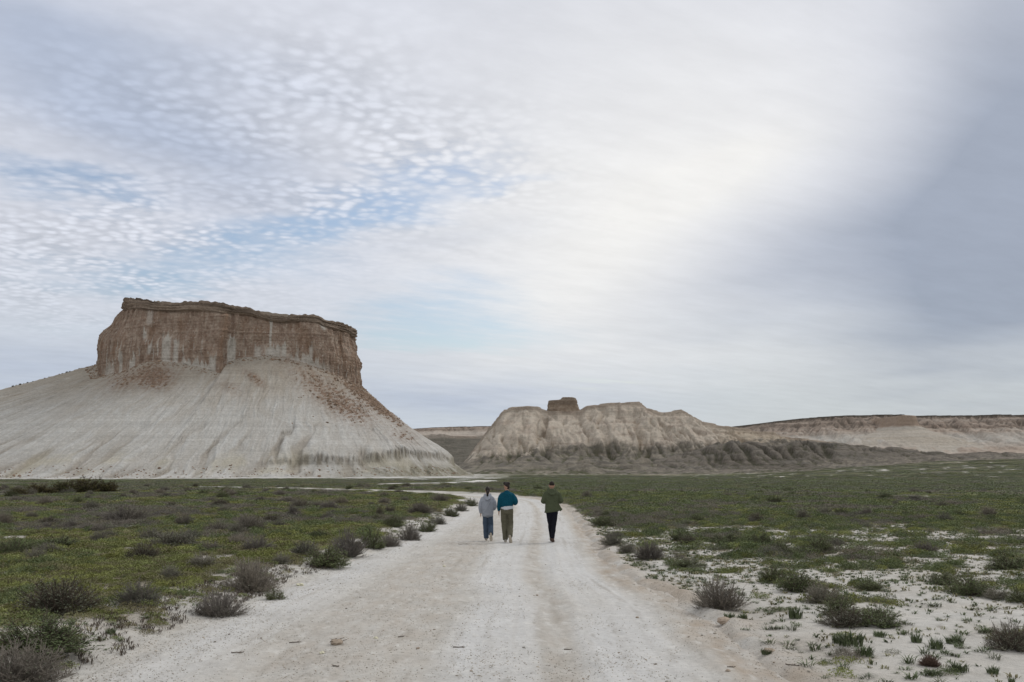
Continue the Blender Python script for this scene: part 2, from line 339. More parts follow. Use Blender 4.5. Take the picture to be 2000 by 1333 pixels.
def road_col(X, Y, s_, t, w):
    m = fbm(s_ / 4, t * .9, 4, 101); f = fbm(X / .25, Y / .8, 4, 102); g = fbm(s_ / 14, t * .8, 3, 103)
    tt = t / w * 3.5 + .12 * fbm(s_ / 14, 0 * s_, 2, 104) + .22 * m
    def band(a, b, k=.25): return sst(a - k, a + k, tt) * (1 - sst(b - k, b + k, tt))
    white = band(.05, 1.1) + band(1.62, 2.75) + .75 * band(-3.3, -2.3, .4)
    white = np.clip(white * (0.85 + .7 * m) + .25 * g, 0, 1)
    tan = np.clip(.75 + .5 * f, 0, 1)
    c_ = mixa(CLAY * .93 + 0 * X[..., None], TAN, tan * .55)
    c_ = mixa(c_, cl(.622, .625, .632), white * .82)
    c_ = mixa(c_, BROWN, np.clip((band(2.95, 3.6) * .55 + .22 * band(1.15, 1.5, .12) + .2 * band(-2.0, -.2)) * (0.7 + 1.2 * f + .6 * m), 0, .8))
    lines = np.exp(-((np.mod(tt * 3.1 + .4 * g, 1) - .5) / .12) ** 2)
    c_ = mixa(c_, TAN * .85, lines * .22 * sst(-.1, .5, m + .2))
    ln_ = sst(.12, .40, fbm(tt * 4.5, s_ / 7, 4, 105)) * sst(.0, .3, fbm(s_ / 5, t / 1.2, 3, 106) + .12); c_ = mixa(c_, TAN * .80, ln_ * .42)
    cr = sst(.16, .42, fbm(X / .10, Y / .30, 3, 107)) * sst(-.05, .35, fbm(X / .8, Y / 2.2, 3, 108) + .12 * (tt < .1)); c_ = mixa(c_, TAN * .66, cr * .50)
    c_ = mixa(c_, CLAY * 1.1, sst(.2, .45, fbm(X / .14, Y / .35, 3, 109)) * .5)
    c_ = mixa(c_, TAN * .6, np.exp(-((tt - 1.30) / .07) ** 2) * .35 * np.clip(.4 + 2 * f, 0, 1) + np.exp(-((tt + .55) / .06) ** 2) * .25 * np.clip(.3 + 2 * f, 0, 1) + np.exp(-((tt - 2.55) / .05) ** 2) * .35 * np.clip(.3 + 2 * f, 0, 1))
    return c_
s_near = np.concatenate([np.linspace(0, 30, 12, endpoint=False), 34 + (np.exp(np.linspace(math.log(6), math.log(90), 560)) - 6 - 4) * 1.0])
s_near = s_near[(s_near < 150)]; s_near = np.unique(np.concatenate([s_near, np.linspace(118, 178, 60)]))
M_road = mat_vcol('road_clay', n1=(11.0, 8, .30), n2=(1.1, 6, .20), bump=0.8, bscale=18, bdist=0.035)
V_, C_ = ribbon(RL, s_near, 0.8, 260, road_rel, road_col)
link('dirt_road', mesh_np('dirt_road', V_, grid_faces(len(s_near), 260)[:, ::-1], C_), M_road, kind='structure', label='white clay dirt road with tyre marks')
s_t = np.linspace(0, 195, 120)
V_, C_ = ribbon(TL, s_t, 0.4, 12, lambda X, Y, s_, t, w: base_z(X, Y) + 0.02 + lift(X, Y, -1 + 0 * X), lambda X, Y, s_, t, w: CLAY * 1.02 + 0 * X[..., None])
link('far_track', mesh_np('far_track', V_, grid_faces(len(s_t), 12)[:, ::-1], C_), M_road, kind='structure', label='white bend of the track farther out on the plain')
# ------------------------------------------------------------------ erosion by drops of water
def erode(h, cell, batches=8, n=9000, steps=45, seed=1, ke=0.35, kc=5.0):
    rng = np.random.default_rng(seed); H, Wd = h.shape; h = h.copy()
    for b in range(batches):
        x = rng.uniform(1, Wd - 2.01, n); y = rng.uniform(1, H - 2.01, n); vx = np.zeros(n); vy = np.zeros(n); sed = np.zeros(n); vel = np.ones(n); wat = np.ones(n); alive = np.ones(n, bool)
        for s_ in range(steps):
            ix = x.astype(int); iy = y.astype(int); fx = x - ix; fy = y - iy
            a, b_, c, d = h[iy, ix], h[iy, ix + 1], h[iy + 1, ix], h[iy + 1, ix + 1]
            gx_ = (b_ - a) * (1 - fy) + (d - c) * fy; gy_ = (c - a) * (1 - fx) + (d - b_) * fx
            h0 = a * (1 - fx) * (1 - fy) + b_ * fx * (1 - fy) + c * (1 - fx) * fy + d * fx * fy
            vx = vx * .25 - gx_ * .75; vy = vy * .25 - gy_ * .75; l = np.hypot(vx, vy) + 1e-9; vx /= l; vy /= l
            nx, ny = x + vx, y + vy; alive &= (nx > 1) & (ny > 1) & (nx < Wd - 2.01) & (ny < H - 2.01)
            nx = np.clip(nx, 1, Wd - 2.01); ny = np.clip(ny, 1, H - 2.01)
            jx = nx.astype(int); jy = ny.astype(int); ex = nx - jx; ey = ny - jy
            h1 = h[jy, jx] * (1 - ex) * (1 - ey) + h[jy, jx + 1] * ex * (1 - ey) + h[jy + 1, jx] * (1 - ex) * ey + h[jy + 1, jx + 1] * ex * ey
            dh = h1 - h0; cap = np.maximum(-dh, 0.01 * cell) * vel * wat * kc * 0.1
            amt = np.where(dh > 0, -np.minimum(dh, sed), np.where(sed > cap, -(sed - cap) * .25, np.minimum((cap - sed) * ke, -dh * .5))) * alive
            sed = sed + amt
            for ox, oy, w in ((0, 0, (1 - fx) * (1 - fy)), (1, 0, fx * (1 - fy)), (0, 1, (1 - fx) * fy), (1, 1, fx * fy)):
                h -= np.bincount((iy + oy) * Wd + ix + ox, weights=amt * w, minlength=H * Wd).reshape(H, Wd)
            vel = np.sqrt(np.maximum(vel * vel * .9 - dh * .15, 0.05)); vel = np.minimum(vel, 4); wat *= .985; x, y = nx, ny
    return h
def sil(pts, Y, p): 
    pts = np.array(pts, float); return CAM_H + (HY - np.interp(p, pts[:, 0], pts[:, 1])) / F_PX * Y
def slope_of(h, cell): gy_, gx_ = np.gradient(h, cell); return np.hypot(gx_, gy_)
M_rock = mat_vcol('badland_rock', n1=(0.32, 10, .42), n2=(0.05, 6, .22), bump=1.0, bscale=0.22, bdist=4.5, zband=.24, zscale=0.5)
M_far = mat_vcol('far_rock', n1=(0.14, 10, .36), n2=(0.02, 5, .2), bump=1.0, bscale=0.08, bdist=9, zband=.30, zscale=0.14)
M_mesa = mat_vcol('mesa_rock', n1=(0.55, 8, .40), n2=(0.10, 5, .16), bump=0.9, bscale=0.7, bdist=1.6, zband=.17, zscale=1.1)

# ------------------------------------------------------------------ the mesa: rings around its cliff
#        base px,py,Y      top px,py,Y      foot X,Y   prof
st = [((188, 712, 885), (236, 583, 888), (-760, 930), .95),
      ((187, 722, 860), (234, 582, 868), (-640, 800), 1.0),
      ((191, 736, 845), (234, 581, 856), (-520, 712), 1.15),
      ((210, 733, 834), (240, 581, 846), (-440, 672), 1.2),
      ((240, 726, 826), (256, 584, 838), (-392, 655), 1.25),
      ((275, 710, 816), (282, 588, 826), (-350, 645), 1.25),
      ((310, 706, 812), (314, 588, 821), (-318, 638), 1.25),
      ((350, 711, 809), (352, 587, 817), (-292, 632), 1.25),
      ((400, 722, 802), (400, 587, 812), (-262, 628), 1.25),
      ((429, 730, 797), (430, 591, 808), (-243, 630), 1.25),
      ((440, 710, 807), (444, 594, 815), (-232, 632), 1.25),
      ((465, 701, 813), (470, 599, 820), (-214, 636), 1.25),
      ((530, 696, 817), (530, 613, 825), (-182, 645), 1.25),
      ((590, 709, 820), (588, 617, 829), (-146, 660), 1.2),
      ((640, 727, 828), (634, 623, 836), (-106, 690), 1.15),
      ((680, 746, 842), (668, 634, 850), (-68, 735), 1.1),
      ((700, 755, 858), (684, 640, 866), (-54, 785), 1.1),
      ((707, 757, 885), (690, 643, 885), (-38, 860), 1.12),
      ((704, 757, 930), (688, 643, 920), (-34, 960), 1.1),
      ((660, 750, 965), (650, 630, 950), (-60, 1110), 1.1),
      ((500, 740, 980), (500, 610, 965), (-240, 1180), 1.1),
      ((320, 720, 975), (330, 592, 960), (-480, 1190), 1.1),
      ((215, 715, 945), (250, 586, 935), (-700, 1120), 1.0)]
def w3(p, py, Y): return [(p - CX) / F_PX * Y, Y, CAM_H + (HY - py) / F_PX * Y]
B = np.array([w3(*a) for a, b, c, d in st]); T = np.array([w3(*b) for a, b, c, d in st]); Ft = np.array([list(c) for a, b, c, d in st]); Pf = np.array([d for a, b, c, d in st])
nst = len(st); per = np.array([max(np.hypot(*(B[(i + 1) % nst] - B[i])[:2]), 0.45 * np.hypot(*(Ft[(i + 1) % nst] - Ft[i]))) for i in range(nst)])
dens = np.array([3.2 if i < 17 else .7 for i in range(nst)]); cnt = np.maximum((per * dens).astype(int), 4)
uu = np.concatenate([i + np.arange(c) / c for i, c in enumerate(cnt)]); um = np.concatenate([np.cumsum(np.concatenate([[0], per]))[i] + per[i] * np.arange(c) / c for i, c in enumerate(cnt)])
print('mesa cols', len(uu))
def cyc(A, u):
    i = np.floor(u).astype(int); t = (u - i); t = t[:, None] if A.ndim > 1 else t; g = lambda k: A[(i + k) % nst]
    cr = 0.5 * (2 * g(0) + (g(1) - g(-1)) * t + (2 * g(-1) - 5 * g(0) + 4 * g(1) - g(2)) * t * t + (3 * g(0) - g(-1) - 3 * g(1) + g(2)) * t ** 3)
    return .5 * cr + .5 * (g(0) * (1 - t) + g(1) * t)
b, tp, ft, pf = cyc(B, uu), cyc(T, uu), cyc(Ft, uu), cyc(Pf, uu)
TS = [(225, 584), (234, 581), (262, 581), (272, 583), (286, 587), (320, 590), (340, 589), (352, 587), (380, 586), (418, 588), (432, 591), (450, 596), (475, 599), (490, 603), (510, 612), (530, 616), (556, 617), (562, 614), (600, 613), (618, 615), (626, 621), (650, 627), (672, 632), (686, 640), (692, 643)]
ptop = CX + F_PX * tp[:, 0] / tp[:, 1]; tp[:, 2] = np.where(uu < 17.3, sil(TS, tp[:, 1], ptop), tp[:, 2])
ctr = b.mean(0); nrm = ft - b[:, :2]; nrm /= np.hypot(nrm[:, 0], nrm[:, 1])[:, None]
tanv = np.roll(b[:, :2], -3, 0) - np.roll(b[:, :2], 3, 0); nc_ = np.stack([tanv[:, 1], -tanv[:, 0]], -1); nc_ /= np.hypot(nc_[:, 0], nc_[:, 1])[:, None] + 1e-9
nc_ *= np.sign((nc_ * nrm).sum(1))[:, None]
pb = CX + F_PX * b[:, 0] / b[:, 1]
# slope rows, t: 1 foot .. 0 cliff base
t = np.linspace(1.06, 0, 300)[:, None]; tc_ = np.minimum(t, 1); U = np.broadcast_to(um[None, :], (300, len(um))); TT = np.broadcast_to(t, U.shape)
zb = b[None, :, 2]; zf = base_z(ft[:, 0], ft[:, 1])[None, :] - .3
cliffline = 1.2 * fbm(um / 14, um * 0, 3, 201)
# rills wander a little and join downhill
wp = U + 5.0 * fbm(U / 18, TT * 3.2, 3, 210) + 1.8 * fbm(U / 5, TT * 9, 2, 211)
zr = zf + (zb - zf) * (1 - tc_) ** pf[None, :]
pbs = pb[None, :]
# low scarp under the right half
sc_t = 0.80 + .05 * fbm(U / 20, 0 * U, 3, 220) + .02 * fbm(U / 4, 0 * U, 2, 221) - 0.07 * sst(640, 700, pbs) * (uu[None, :] < 17.5)
sc_a = (5.5 * sst(520, 640, pbs) + .4 * sst(430, 520, pbs)) * (uu[None, :] < 18) * (.55 + .45 * sst(-.2, .3, fbm(U / 15, 0 * U, 2, 222)))
zr = zr + sc_a * sst(.35, .78, TT) * (1 - sst(sc_t - .006, sc_t + .012, TT)) - sc_a * .35 * sst(sc_t, sc_t + .01, TT) * (1 - sst(.85, 1, TT))
r1 = fbm(wp / 9, TT * 1.3, 3, 212, .55, ridged=True); r2 = fbm(wp / 21 + 1.1 * TT, TT * 1.1, 3, 213, .5, ridged=True); r3 = fbm(wp / 3.2, TT * 2.5, 2, 214, .5, ridged=True)
amp1 = .7 * sst(0.02, .3, TT) * (1 - sst(.9, 1.02, TT)); amp2 = 4.4 * sst(.4, .85, TT) * (1 - sst(.9, 1.04, TT)); amp3 = .65 * sst(.02, .15, TT) * (1 - sst(.88, 1, TT))
zr = zr - amp1 * np.clip(r1 + .1, 0, 1) ** 1.4 * 1.4 - amp2 * np.clip(r2 - .15, 0, 1) ** 1.3 - 3.2 * sst(.74, .96, r2) * sst(.40, .62, TT) * (1 - sst(.93, 1.0, TT)) - amp3 * np.clip(r3, 0, 1) * 1.3
X = b[None, :, 0] + (ft[None, :, 0] - b[None, :, 0]) * t; Y = b[None, :, 1] + (ft[None, :, 1] - b[None, :, 1]) * t
# bulges of the slope itself; little ledges where the strata crop out
zr = zr + 3.0 * fbm(U / 70, TT * 2.5, 3, 215) * sst(0, .4, TT) * (1 - sst(.7, 1, TT))
zr = zr + .30 * fbm(X / 400, zr / 1.7, 3, 216) * sst(.05, .3, TT) * (1 - sst(.9, 1, TT)) + .25 * fbm(X / 2.2, Y / 2.2, 3, 217)
zr = zr + 1.6 * np.maximum(0, fbm(X / 9, Y / 9, 3, 218)) * (sst(.25, .05, TT)) + 2.4 * fbm(U / 11 + 1.5 * fbm(U / 25, TT * 3, 2, 226), TT * 5, 3, 227, .5, True) * sst(.80, .90, TT) * (1 - sst(.96, 1.0, TT)) * sst(420, 640, pbs) * (uu[None, :] < 18)
zr = zr - 2.5 * sst(1.0, 1.06, TT)
z0_ = zr.copy(); zr = erode(zr, .8, batches=7, n=26000, steps=150, seed=3, ke=.34, kc=11)
zr = np.where(tc_ < .02, z0_, zr); carve = z0_ - zr; cvn = np.clip(carve, 0, 3)
slopeV = np.stack([X, Y, zr], -1)
# cliff rows
nr = 120; k = np.linspace(0, 1, nr)[1:, None]; K = np.broadcast_to(k, (nr - 1, len(um))); Uc = np.broadcast_to(um[None, :], K.shape)
zc = b[None, :, 2] - .5 + (tp[None, :, 2] - b[None, :, 2] + .5) * K; lean = K ** 1.25
lw = np.clip(sst(4.5, 3.0, uu) + sst(21.5, 22.2, uu), 0, 1)[None, :]; rw = (sst(14.5, 16, uu) * sst(19, 18, uu))[None, :]
lean = lean * (1 - lw - rw) + lw * np.interp(K, [0, .29, .45, .52, .62, .73, .84, .94, 1], [0, .0, .06, .2, .52, .70, .95, 1, 1]) + rw * np.interp(K, [0, .28, .41, .59, .85, 1], [0, .35, .4, .8, .95, 1])
Xc = b[None, :, 0] + (tp[None, :, 0] - b[None, :, 0]) * lean; Yc = b[None, :, 1] + (tp[None, :, 1] - b[None, :, 1]) * lean
ck0 = .845 + .03 * fbm(Uc / 60, 0 * K, 2, 230); capk = sst(ck0 - .01, ck0 + .015, K)
dsp = 3.0 * fbm(Uc / 26, K * 1.2, 3, 231) * (1 - .5 * capk) + 1.1 * fbm(Uc / 4.5, zc / 9, 4, 232) + .45 * fbm(Uc / 1.3, zc / 2.6, 3, 233) + 1.3 * fbm(Uc / 7, K * 5, 4, 239) * (1 - capk) - 1.5 * sst(.3, .6, fbm(Uc / 12, K * .8, 2, 229, .5, True)) * (1 - capk)
dsp = dsp + (.75 * fbm(Uc / 300, zc / 2.0, 3, 234) + .8 * np.tanh(5 * fbm(Uc / 40, zc / 12, 3, 228)) * .6) * (1 - capk)
dsp = dsp + capk * (.25 + .65 * np.tanh(9 * fbm(Uc / 60, K * 34, 2, 235)) + 1.6 * fbm(Uc / 6, K * 12, 4, 236) + 1.5 * fbm(Uc / 22, K * 3, 2, 224)) - 1.0 * sst(.975, 1, K) - 1.3 * np.exp(-((K - ck0) / .012) ** 2)
dsp = dsp * sst(0, .04, K)
Xc = Xc + nc_[None, :, 0] * dsp; Yc = Yc + nc_[None, :, 1] * dsp; zc = zc + (.9 * fbm(Uc / 5, K * 3, 4, 237) + .6 * np.tanh(6 * fbm(Uc / 9, 0 * K, 2, 223))) * sst(.93, 1, K)
cliffV = np.stack([Xc, Yc, zc], -1)
# top rows shrink onto the spine of the plateau
q = np.linspace(0, 1, 9)[1:, None]; sy = 905.0; top = cliffV[-1]; cx_ = np.clip(top[:, 0], -330, -150)
Xt = top[None, :, 0] + (cx_ - top[:, 0])[None, :] * q; Yt = top[None, :, 1] + (sy - top[:, 1])[None, :] * q
zspine = np.interp(cx_, [-345, -290, -265, -235, -190, -150, -140], [138, 139, 139, 136, 134, 131, 124])
Zt = top[None, :, 2] + (zspine - top[:, 2])[None, :] * q ** 2 * .6 + .3 * fbm(Xt / 6, Yt / 6, 3, 238)
V_ = np.concatenate([slopeV, cliffV, np.stack([Xt, Yt, Zt], -1)], 0)
# colours of the rock, with shade painted into gullies and scarp hollows
Sx, Sy, Sz = slopeV[..., 0], slopeV[..., 1], slopeV[..., 2]; ps = CX + F_PX * Sx / Sy; py_ = HY - F_PX * (Sz - CAM_H) / Sy
WHT, BEI, RED = cl(.575, .575, .565), cl(.41, .37, .32), cl(.235, .155, .11)
nA = fbm(Sx / 26, Sy / 60, 4, 240); nB = fbm(U / 5 + 3 * fbm(U / 20, TT * 4, 2, 241), TT * 5, 4, 242); band = fbm(Sx / 500, Sz / 2.3, 4, 243); band2 = fbm(Sx / 700, Sz / 9, 3, 244)
up = sst(34, 88, Sz + 14 * nA + 10 * nB)
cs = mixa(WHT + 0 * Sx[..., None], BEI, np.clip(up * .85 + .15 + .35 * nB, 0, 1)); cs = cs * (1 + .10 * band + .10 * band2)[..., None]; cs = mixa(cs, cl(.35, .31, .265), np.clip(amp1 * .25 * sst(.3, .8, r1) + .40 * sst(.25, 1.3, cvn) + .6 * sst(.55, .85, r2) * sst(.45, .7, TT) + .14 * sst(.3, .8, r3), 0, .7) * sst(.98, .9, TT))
cs = mixa(cs, cl(.24, .215, .18), np.clip(.85 * sst(.84, .97, r2) * sst(.42, .6, TT) * (.4 + .8 * sst(-.2, .3, nB)) + .35 * sst(.9, 1.0, r1) * sst(.1, .3, TT) + .35 * sst(.5, 1.6, cvn), 0, .85) * sst(1.0, .93, TT))  # gully creases darkened in the colour, painted shade to bring out the relief
cs = mixa(cs, cl(.47, .43, .33), sst(20, 6, Sz) * sst(-.1, .3, nA + .2 * band) * .55)
def spot(p, py, rx, ry, a=0): 
    du, dv = ps - p, py_ - py; c_, s_ = math.cos(R(a)), math.sin(R(a)); return np.exp(-(((du * c_ + dv * s_) / rx) ** 2 + ((dv * c_ - du * s_) / ry) ** 2))
deb = 1.3 * spot(302, 737, 32, 24) + .6 * spot(240, 745, 40, 20, -20) + .8 * spot(497, 742, 24, 8, 35) + .7 * spot(640, 770, 95, 26, 38) + 1.3 * spot(725, 785, 75, 9, 36) + .5 * spot(790, 855, 30, 12, 25) + .4 * spot(690, 800, 60, 20, 20) + .35 * spot(450, 760, 30, 12, 30)
deb = deb * (uu[None, :] < 19) + .4 * sst(.10, .0, TT) * sst(.0, .4, nB)
deb = deb * (.55 + 1.7 * np.clip(fbm(Sx / 2.6, Sz / 2.2, 3, 245) + .15, 0, 1))
cs = mixa(cs, RED * 1.0, np.clip(deb, 0, .9))
scm = np.exp(-((TT - sc_t - .01) / .018) ** 2) * np.clip(sc_a / 5.5, 0, 1)
scm = scm * (.45 + .9 * sst(-.1, .35, fbm(U / 3.5, TT * 0, 3, 247)))  # dark upright stripes painted in for the shaded cavities of the scarp
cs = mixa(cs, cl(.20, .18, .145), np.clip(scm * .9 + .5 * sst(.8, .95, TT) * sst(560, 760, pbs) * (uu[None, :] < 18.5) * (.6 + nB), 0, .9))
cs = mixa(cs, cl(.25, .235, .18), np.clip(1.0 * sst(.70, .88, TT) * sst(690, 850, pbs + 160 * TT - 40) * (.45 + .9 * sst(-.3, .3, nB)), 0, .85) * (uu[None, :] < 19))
cs = mixa(cs, cl(.13, .12, .09), sst(.93, 1.0, TT) * sst(.12, .4, fbm(Sx / 10, Sy / 3.5, 4, 246)) * .8)
cz = fbm(Uc / 13, K * 1.1, 3, 250); vst = fbm(Uc / 2.6, K * 2.2, 4, 251); blot = fbm(Uc / 5, zc / 9, 4, 252); lay = fbm(Uc / 300, zc / 1.5, 4, 253)
fin = fbm(Uc / 1.7, zc / 1.9, 3, 258)
cc = mixa(cl(.28, .202, .158) + 0 * K[..., None], cl(.43, .35, .29), np.clip(.34 + 1.0 * blot + .3 * vst + .75 * fin, 0, 1))
cc = mixa(cc, cl(.235, .15, .10), np.clip(sst(.0, .5, cz) * .6, 0, 1)) * (1 + .18 * lay)[..., None]
pc = CX + F_PX * Xc / Yc; front = (uu[None, :] < 18)
wh = 0
for p_, k0, k1, wd, a_ in ((448, -.1, .40, 7, 1.4), (254, -.1, .17, 5, 1.2), (232, -.1, .22, 3, .9), (320, -.05, .42, 9, .75), (338, -.05, .36, 5, .7), (276, .40, .56, 3.5, .8), (286, .15, .26, 3.5, .9), (412, -.1, .25, 6, .9), (285, .62, .88, 6, .4), (380, -.1, .07, 30, 1.1),
                            (524, .3, .95, 2.5, .8), (530, -.1, .25, 16, .8), (552, .05, .3, 5, .7), (605, .1, .4, 4, .6), (628, .78, .88, 6, .9), (500, -.1, .3, 7, .55), (600, -.1, .12, 40, .6), (210, -.1, .12, 10, .6)):
    wh = wh + a_ * np.exp(-((pc - p_ + 2.5 * vst) / wd) ** 4) * sst(k1 + .05, k1 - .03, K + .20 * vst) * sst(k0 - .05, k0 + .05, K)
wh = wh * front + .75 * sst(.24, .5, fbm(Uc / 2.2, K * 1.8, 3, 254)) * sst(.6, .1, K) + .6 * sst(.42, .55, fbm(Uc / 1.6, zc / 1.6, 2, 255)) * sst(.85, .6, K)
cc = mixa(cc, cl(.54, .51, .47), np.clip(wh * 1.35, 0, .92))
cc = mixa(cc, cl(.245, .195, .155) * (1 + 0 * K[..., None]), capk * .85); cc = cc * (1 + capk * .55 * fbm(Uc / 200, K * 60, 3, 256))[..., None]
cc = mixa(cc, cl(.16, .125, .10), capk * sst(.1, .35, fbm(Uc / 90, K * 44, 2, 257)) * .8 + sst(.97, 1., K) * .6)
ct = cl(.17, .14, .11) + 0 * Xt[..., None]
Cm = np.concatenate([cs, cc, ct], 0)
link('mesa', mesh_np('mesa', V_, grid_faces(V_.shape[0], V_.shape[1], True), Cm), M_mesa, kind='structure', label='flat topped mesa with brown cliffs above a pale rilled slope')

# ------------------------------------------------------------------ the badland hill in the middle
def hgrid(x0, x1, y0, y1, c): 
    xs = np.arange(x0, x1, c); ys = np.arange(y0, y1, c); return np.meshgrid(xs, ys)
X, Y = hgrid(-120, 800, 1090, 1830, 1.75); Pp = CX + F_PX * X / Y
Yc_ = 1640 + 25 * fbm(X / 120, 0 * X, 3, 300); p0 = CX + F_PX * X / Yc_
crest = sil([(800, 928), (880, 924), (905, 906), (925, 880), (945, 850), (958, 833), (970, 818), (983, 802), (1000, 796), (1050, 796), (1068, 802), (1072, 805), (1127, 805), (1145, 794), (1200, 788), (1248, 786), (1262, 797), (1298, 804), (1330, 801), (1345, 812), (1370, 826), (1410, 832),
             (1432, 836), (1500, 846), (1530, 856), (1600, 860), (1640, 866), (1700, 880), (1760, 900), (1830, 925)], Yc_, p0)
fz = base_z(X, Y)
Fy = 1135 + 40 * fbm(X / 110, 0 * X, 3, 301) + 90 * sst(0, -100, X)
s_ = (Y - Fy) / (Yc_ - Fy); s_ = s_ + .10 * fbm(X / 95, Y / 95, 3, 302) + .05 * fbm(X / 38, Y / 38, 3, 303)
prof = np.interp(s_, [-.5, 0, .12, .30, .44, .60, .74, .84, .875, .93, .95, 1.0, 1.06, 1.3], [-.04, 0, .04, .14, .24, .50, .68, .80, .89, .93, .985, 1.0, 1.0, .85])
Xw = X + 16 * fbm(X / 70, Y / 90, 3, 309); cr1 = fbm(Xw / 48, s_ * 1.0, 2, 304, .5, ridged=True); cr2 = fbm(Xw / 19 + .8 * s_, s_ * 2.2, 2, 305, .5, ridged=True); cr3 = fbm(Xw / 7.5, s_ * 4.5, 2, 306, .5, ridged=True)
h = fz - 1 + (crest - fz) * prof; rel = np.clip((crest - fz) / 90, .25, 1.1)
env = sst(0.02, .22, s_) * sst(.98, .80, s_)
for (pa, Ya, pb2, Yb, zb_, kk) in ((1338, 1600, 1312, 1290, 16, .80), (1000, 1590, 962, 1330, 12, .85), (1165, 1600, 1128, 1350, 30, .8), (1250, 1600, 1226, 1330, 26, .8), (1420, 1570, 1452, 1300, 20, .7), (1075, 1600, 1052, 1360, 30, .8), (1385, 1600, 1380, 1380, 24, .8)):
    xa, xb = (pa - CX) / F_PX * Ya, (pb2 - CX) / F_PX * Yb; tt_ = np.clip((Ya - Y) / (Ya - Yb), 0, 1.25); za = sil([(940, 850), (1000, 800), (1300, 806), (1335, 803), (1420, 833)], Ya, pa) - 10
    xr_ = xa + (xb - xa) * tt_ + 8 * fbm(Y / 60, 0 * Y + pa, 2, 317); rz_ = za + (zb_ - za) * tt_ ** .85 - kk * np.abs(X - xr_) * (1 + .012 * np.abs(X - xr_)) + 3 * fbm(X / 20, Y / 30, 3, 318)
    h = np.where(Y < Ya, np.maximum(h, rz_ * sst(Yb - 60, Yb + 10, Y) + h * (1 - sst(Yb - 60, Yb + 10, Y))), h)
dl = np.clip((h - fz) / 42, .06, 1)
h = h - env * rel * dl * (12 * sst(.45, .98, cr1) - 3 + 6.5 * sst(.45, .95, cr2) + 3.4 * sst(.35, .9, cr3)) + 2.2 * fbm(X / 16, Y / 16, 4, 316) * env * dl
# low rounded dark mounds in front
mo = np.maximum(0, fbm(X / 60, Y / 45, 3, 307) + .15) * 20 * np.exp(-((s_ - .17) / .13) ** 2) * sst(900, 1180, Pp); h = h + mo
h = np.maximum(h, fz - 2.0 + 0 * h)
h = erode(h, 1.75, batches=3, n=16000, steps=70, seed=5, ke=.25, kc=5)
h = np.where(s_ > 1.02, np.minimum(h, crest + 0), h)
# flat cap rock: steeper riser just under the crest
hc = h + 1.5 * np.sign(fbm(X / 200, h / 3, 2, 308)) * sst(crest - 22, crest - 8, h) * .5
nA = fbm(X / 40, Y / 40, 4, 310); nB = fbm(X / 9, Y / 9, 4, 311); sl = slope_of(h, 1.75); hp = HY - (h - CAM_H) * F_PX / Y
dkl = 37 + 15 * nA + 8 * nB + 10 * sst(1350, 1500, Pp) - 18 * sst(1120, 960, Pp)
dk = sst(dkl + 5, dkl - 5, h)
CRE, GRY, PAL = cl(.54, .47, .40), cl(.150, .139, .122), cl(.42, .39, .335)
c_ = mixa(CRE + 0 * h[..., None], cl(.56, .51, .44), np.clip(.5 + .9 * nB + .5 * fbm(X / 60, h / 4, 3, 312), 0, 1)); c_ = mixa(c_, cl(.38, .31, .26), sst(.0, .4, fbm(X / 40, h / 7, 4, 313)) * .6)
c_ = mixa(c_, cl(.45, .36, .25), sst(1380, 1440, Pp) * .4)
c_ = mixa(c_, cl(.25, .20, .16), sst(crest - 14, crest - 6, h) * (s_ > .8) * .6)
c_ = mixa(c_, mixa(GRY + 0 * h[..., None], cl(.29, .26, .215), np.clip(.4 + 1.3 * fbm(X / 25, h / 3, 3, 314), 0, 1)), dk * .95)
ft_ = sst(13, 5, h - fz); c_ = mixa(c_, cl(.31, .285, .235), ft_ * sst(.0, .25, fbm(X / 18, Y / 18, 3, 315)) * .85)
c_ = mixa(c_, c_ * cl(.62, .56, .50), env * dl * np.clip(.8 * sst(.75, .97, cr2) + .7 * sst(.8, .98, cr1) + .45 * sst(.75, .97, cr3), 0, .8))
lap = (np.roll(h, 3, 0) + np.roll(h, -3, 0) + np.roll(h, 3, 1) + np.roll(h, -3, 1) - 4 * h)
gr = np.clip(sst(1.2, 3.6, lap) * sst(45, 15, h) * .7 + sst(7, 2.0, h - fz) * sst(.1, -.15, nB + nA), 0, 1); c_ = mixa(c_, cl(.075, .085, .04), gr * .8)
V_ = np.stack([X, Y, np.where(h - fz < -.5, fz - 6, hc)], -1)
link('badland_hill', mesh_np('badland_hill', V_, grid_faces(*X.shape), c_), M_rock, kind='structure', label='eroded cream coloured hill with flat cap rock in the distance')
print('hill', X.shape)
# square tower of rock on its crest
pts = []; nu, nz = 90, 30; a_ = np.linspace(0, 2 * math.pi, nu, endpoint=False)[None, :]; z_ = np.linspace(0, 1, nz)[:, None]
zt, z0_ = CAM_H + (HY - 778) / F_PX * 1640, CAM_H + (HY - 826) / F_PX * 1600
xl = np.interp(z_, [0, .42, .75, .78, .88, .90, 1], [1060, 1069, 1070, 1071, 1072, 1094, 1098]); xr = np.interp(z_, [0, .35, .6, .78, .88, .90, .97, 1], [1160, 1136, 1129, 1127, 1127, 1126, 1124, 1119])
mid, hw = (xl + xr) / 2, (xr - xl) / 2; sq = 1 / (np.abs(np.cos(a_)) ** 5 + np.abs(np.sin(a_)) ** 5) ** .2
wob_ = 1 + .04 * fbm(a_ * 3, z_ * 3, 3, 320) + .05 * fbm(a_ * .7, z_ * 14, 2, 321)
Xk = ((mid - CX) / F_PX * 1640) + hw / F_PX * 1640 * np.cos(a_) * sq * wob_; Yk = 1640 + (6 + hw * .45) * np.sin(a_) * sq * wob_; Zk = z0_ + (zt - z0_) * z_ + .6 * fbm(a_ * 4, z_ * 5, 2, 322) * (z_ > .85)
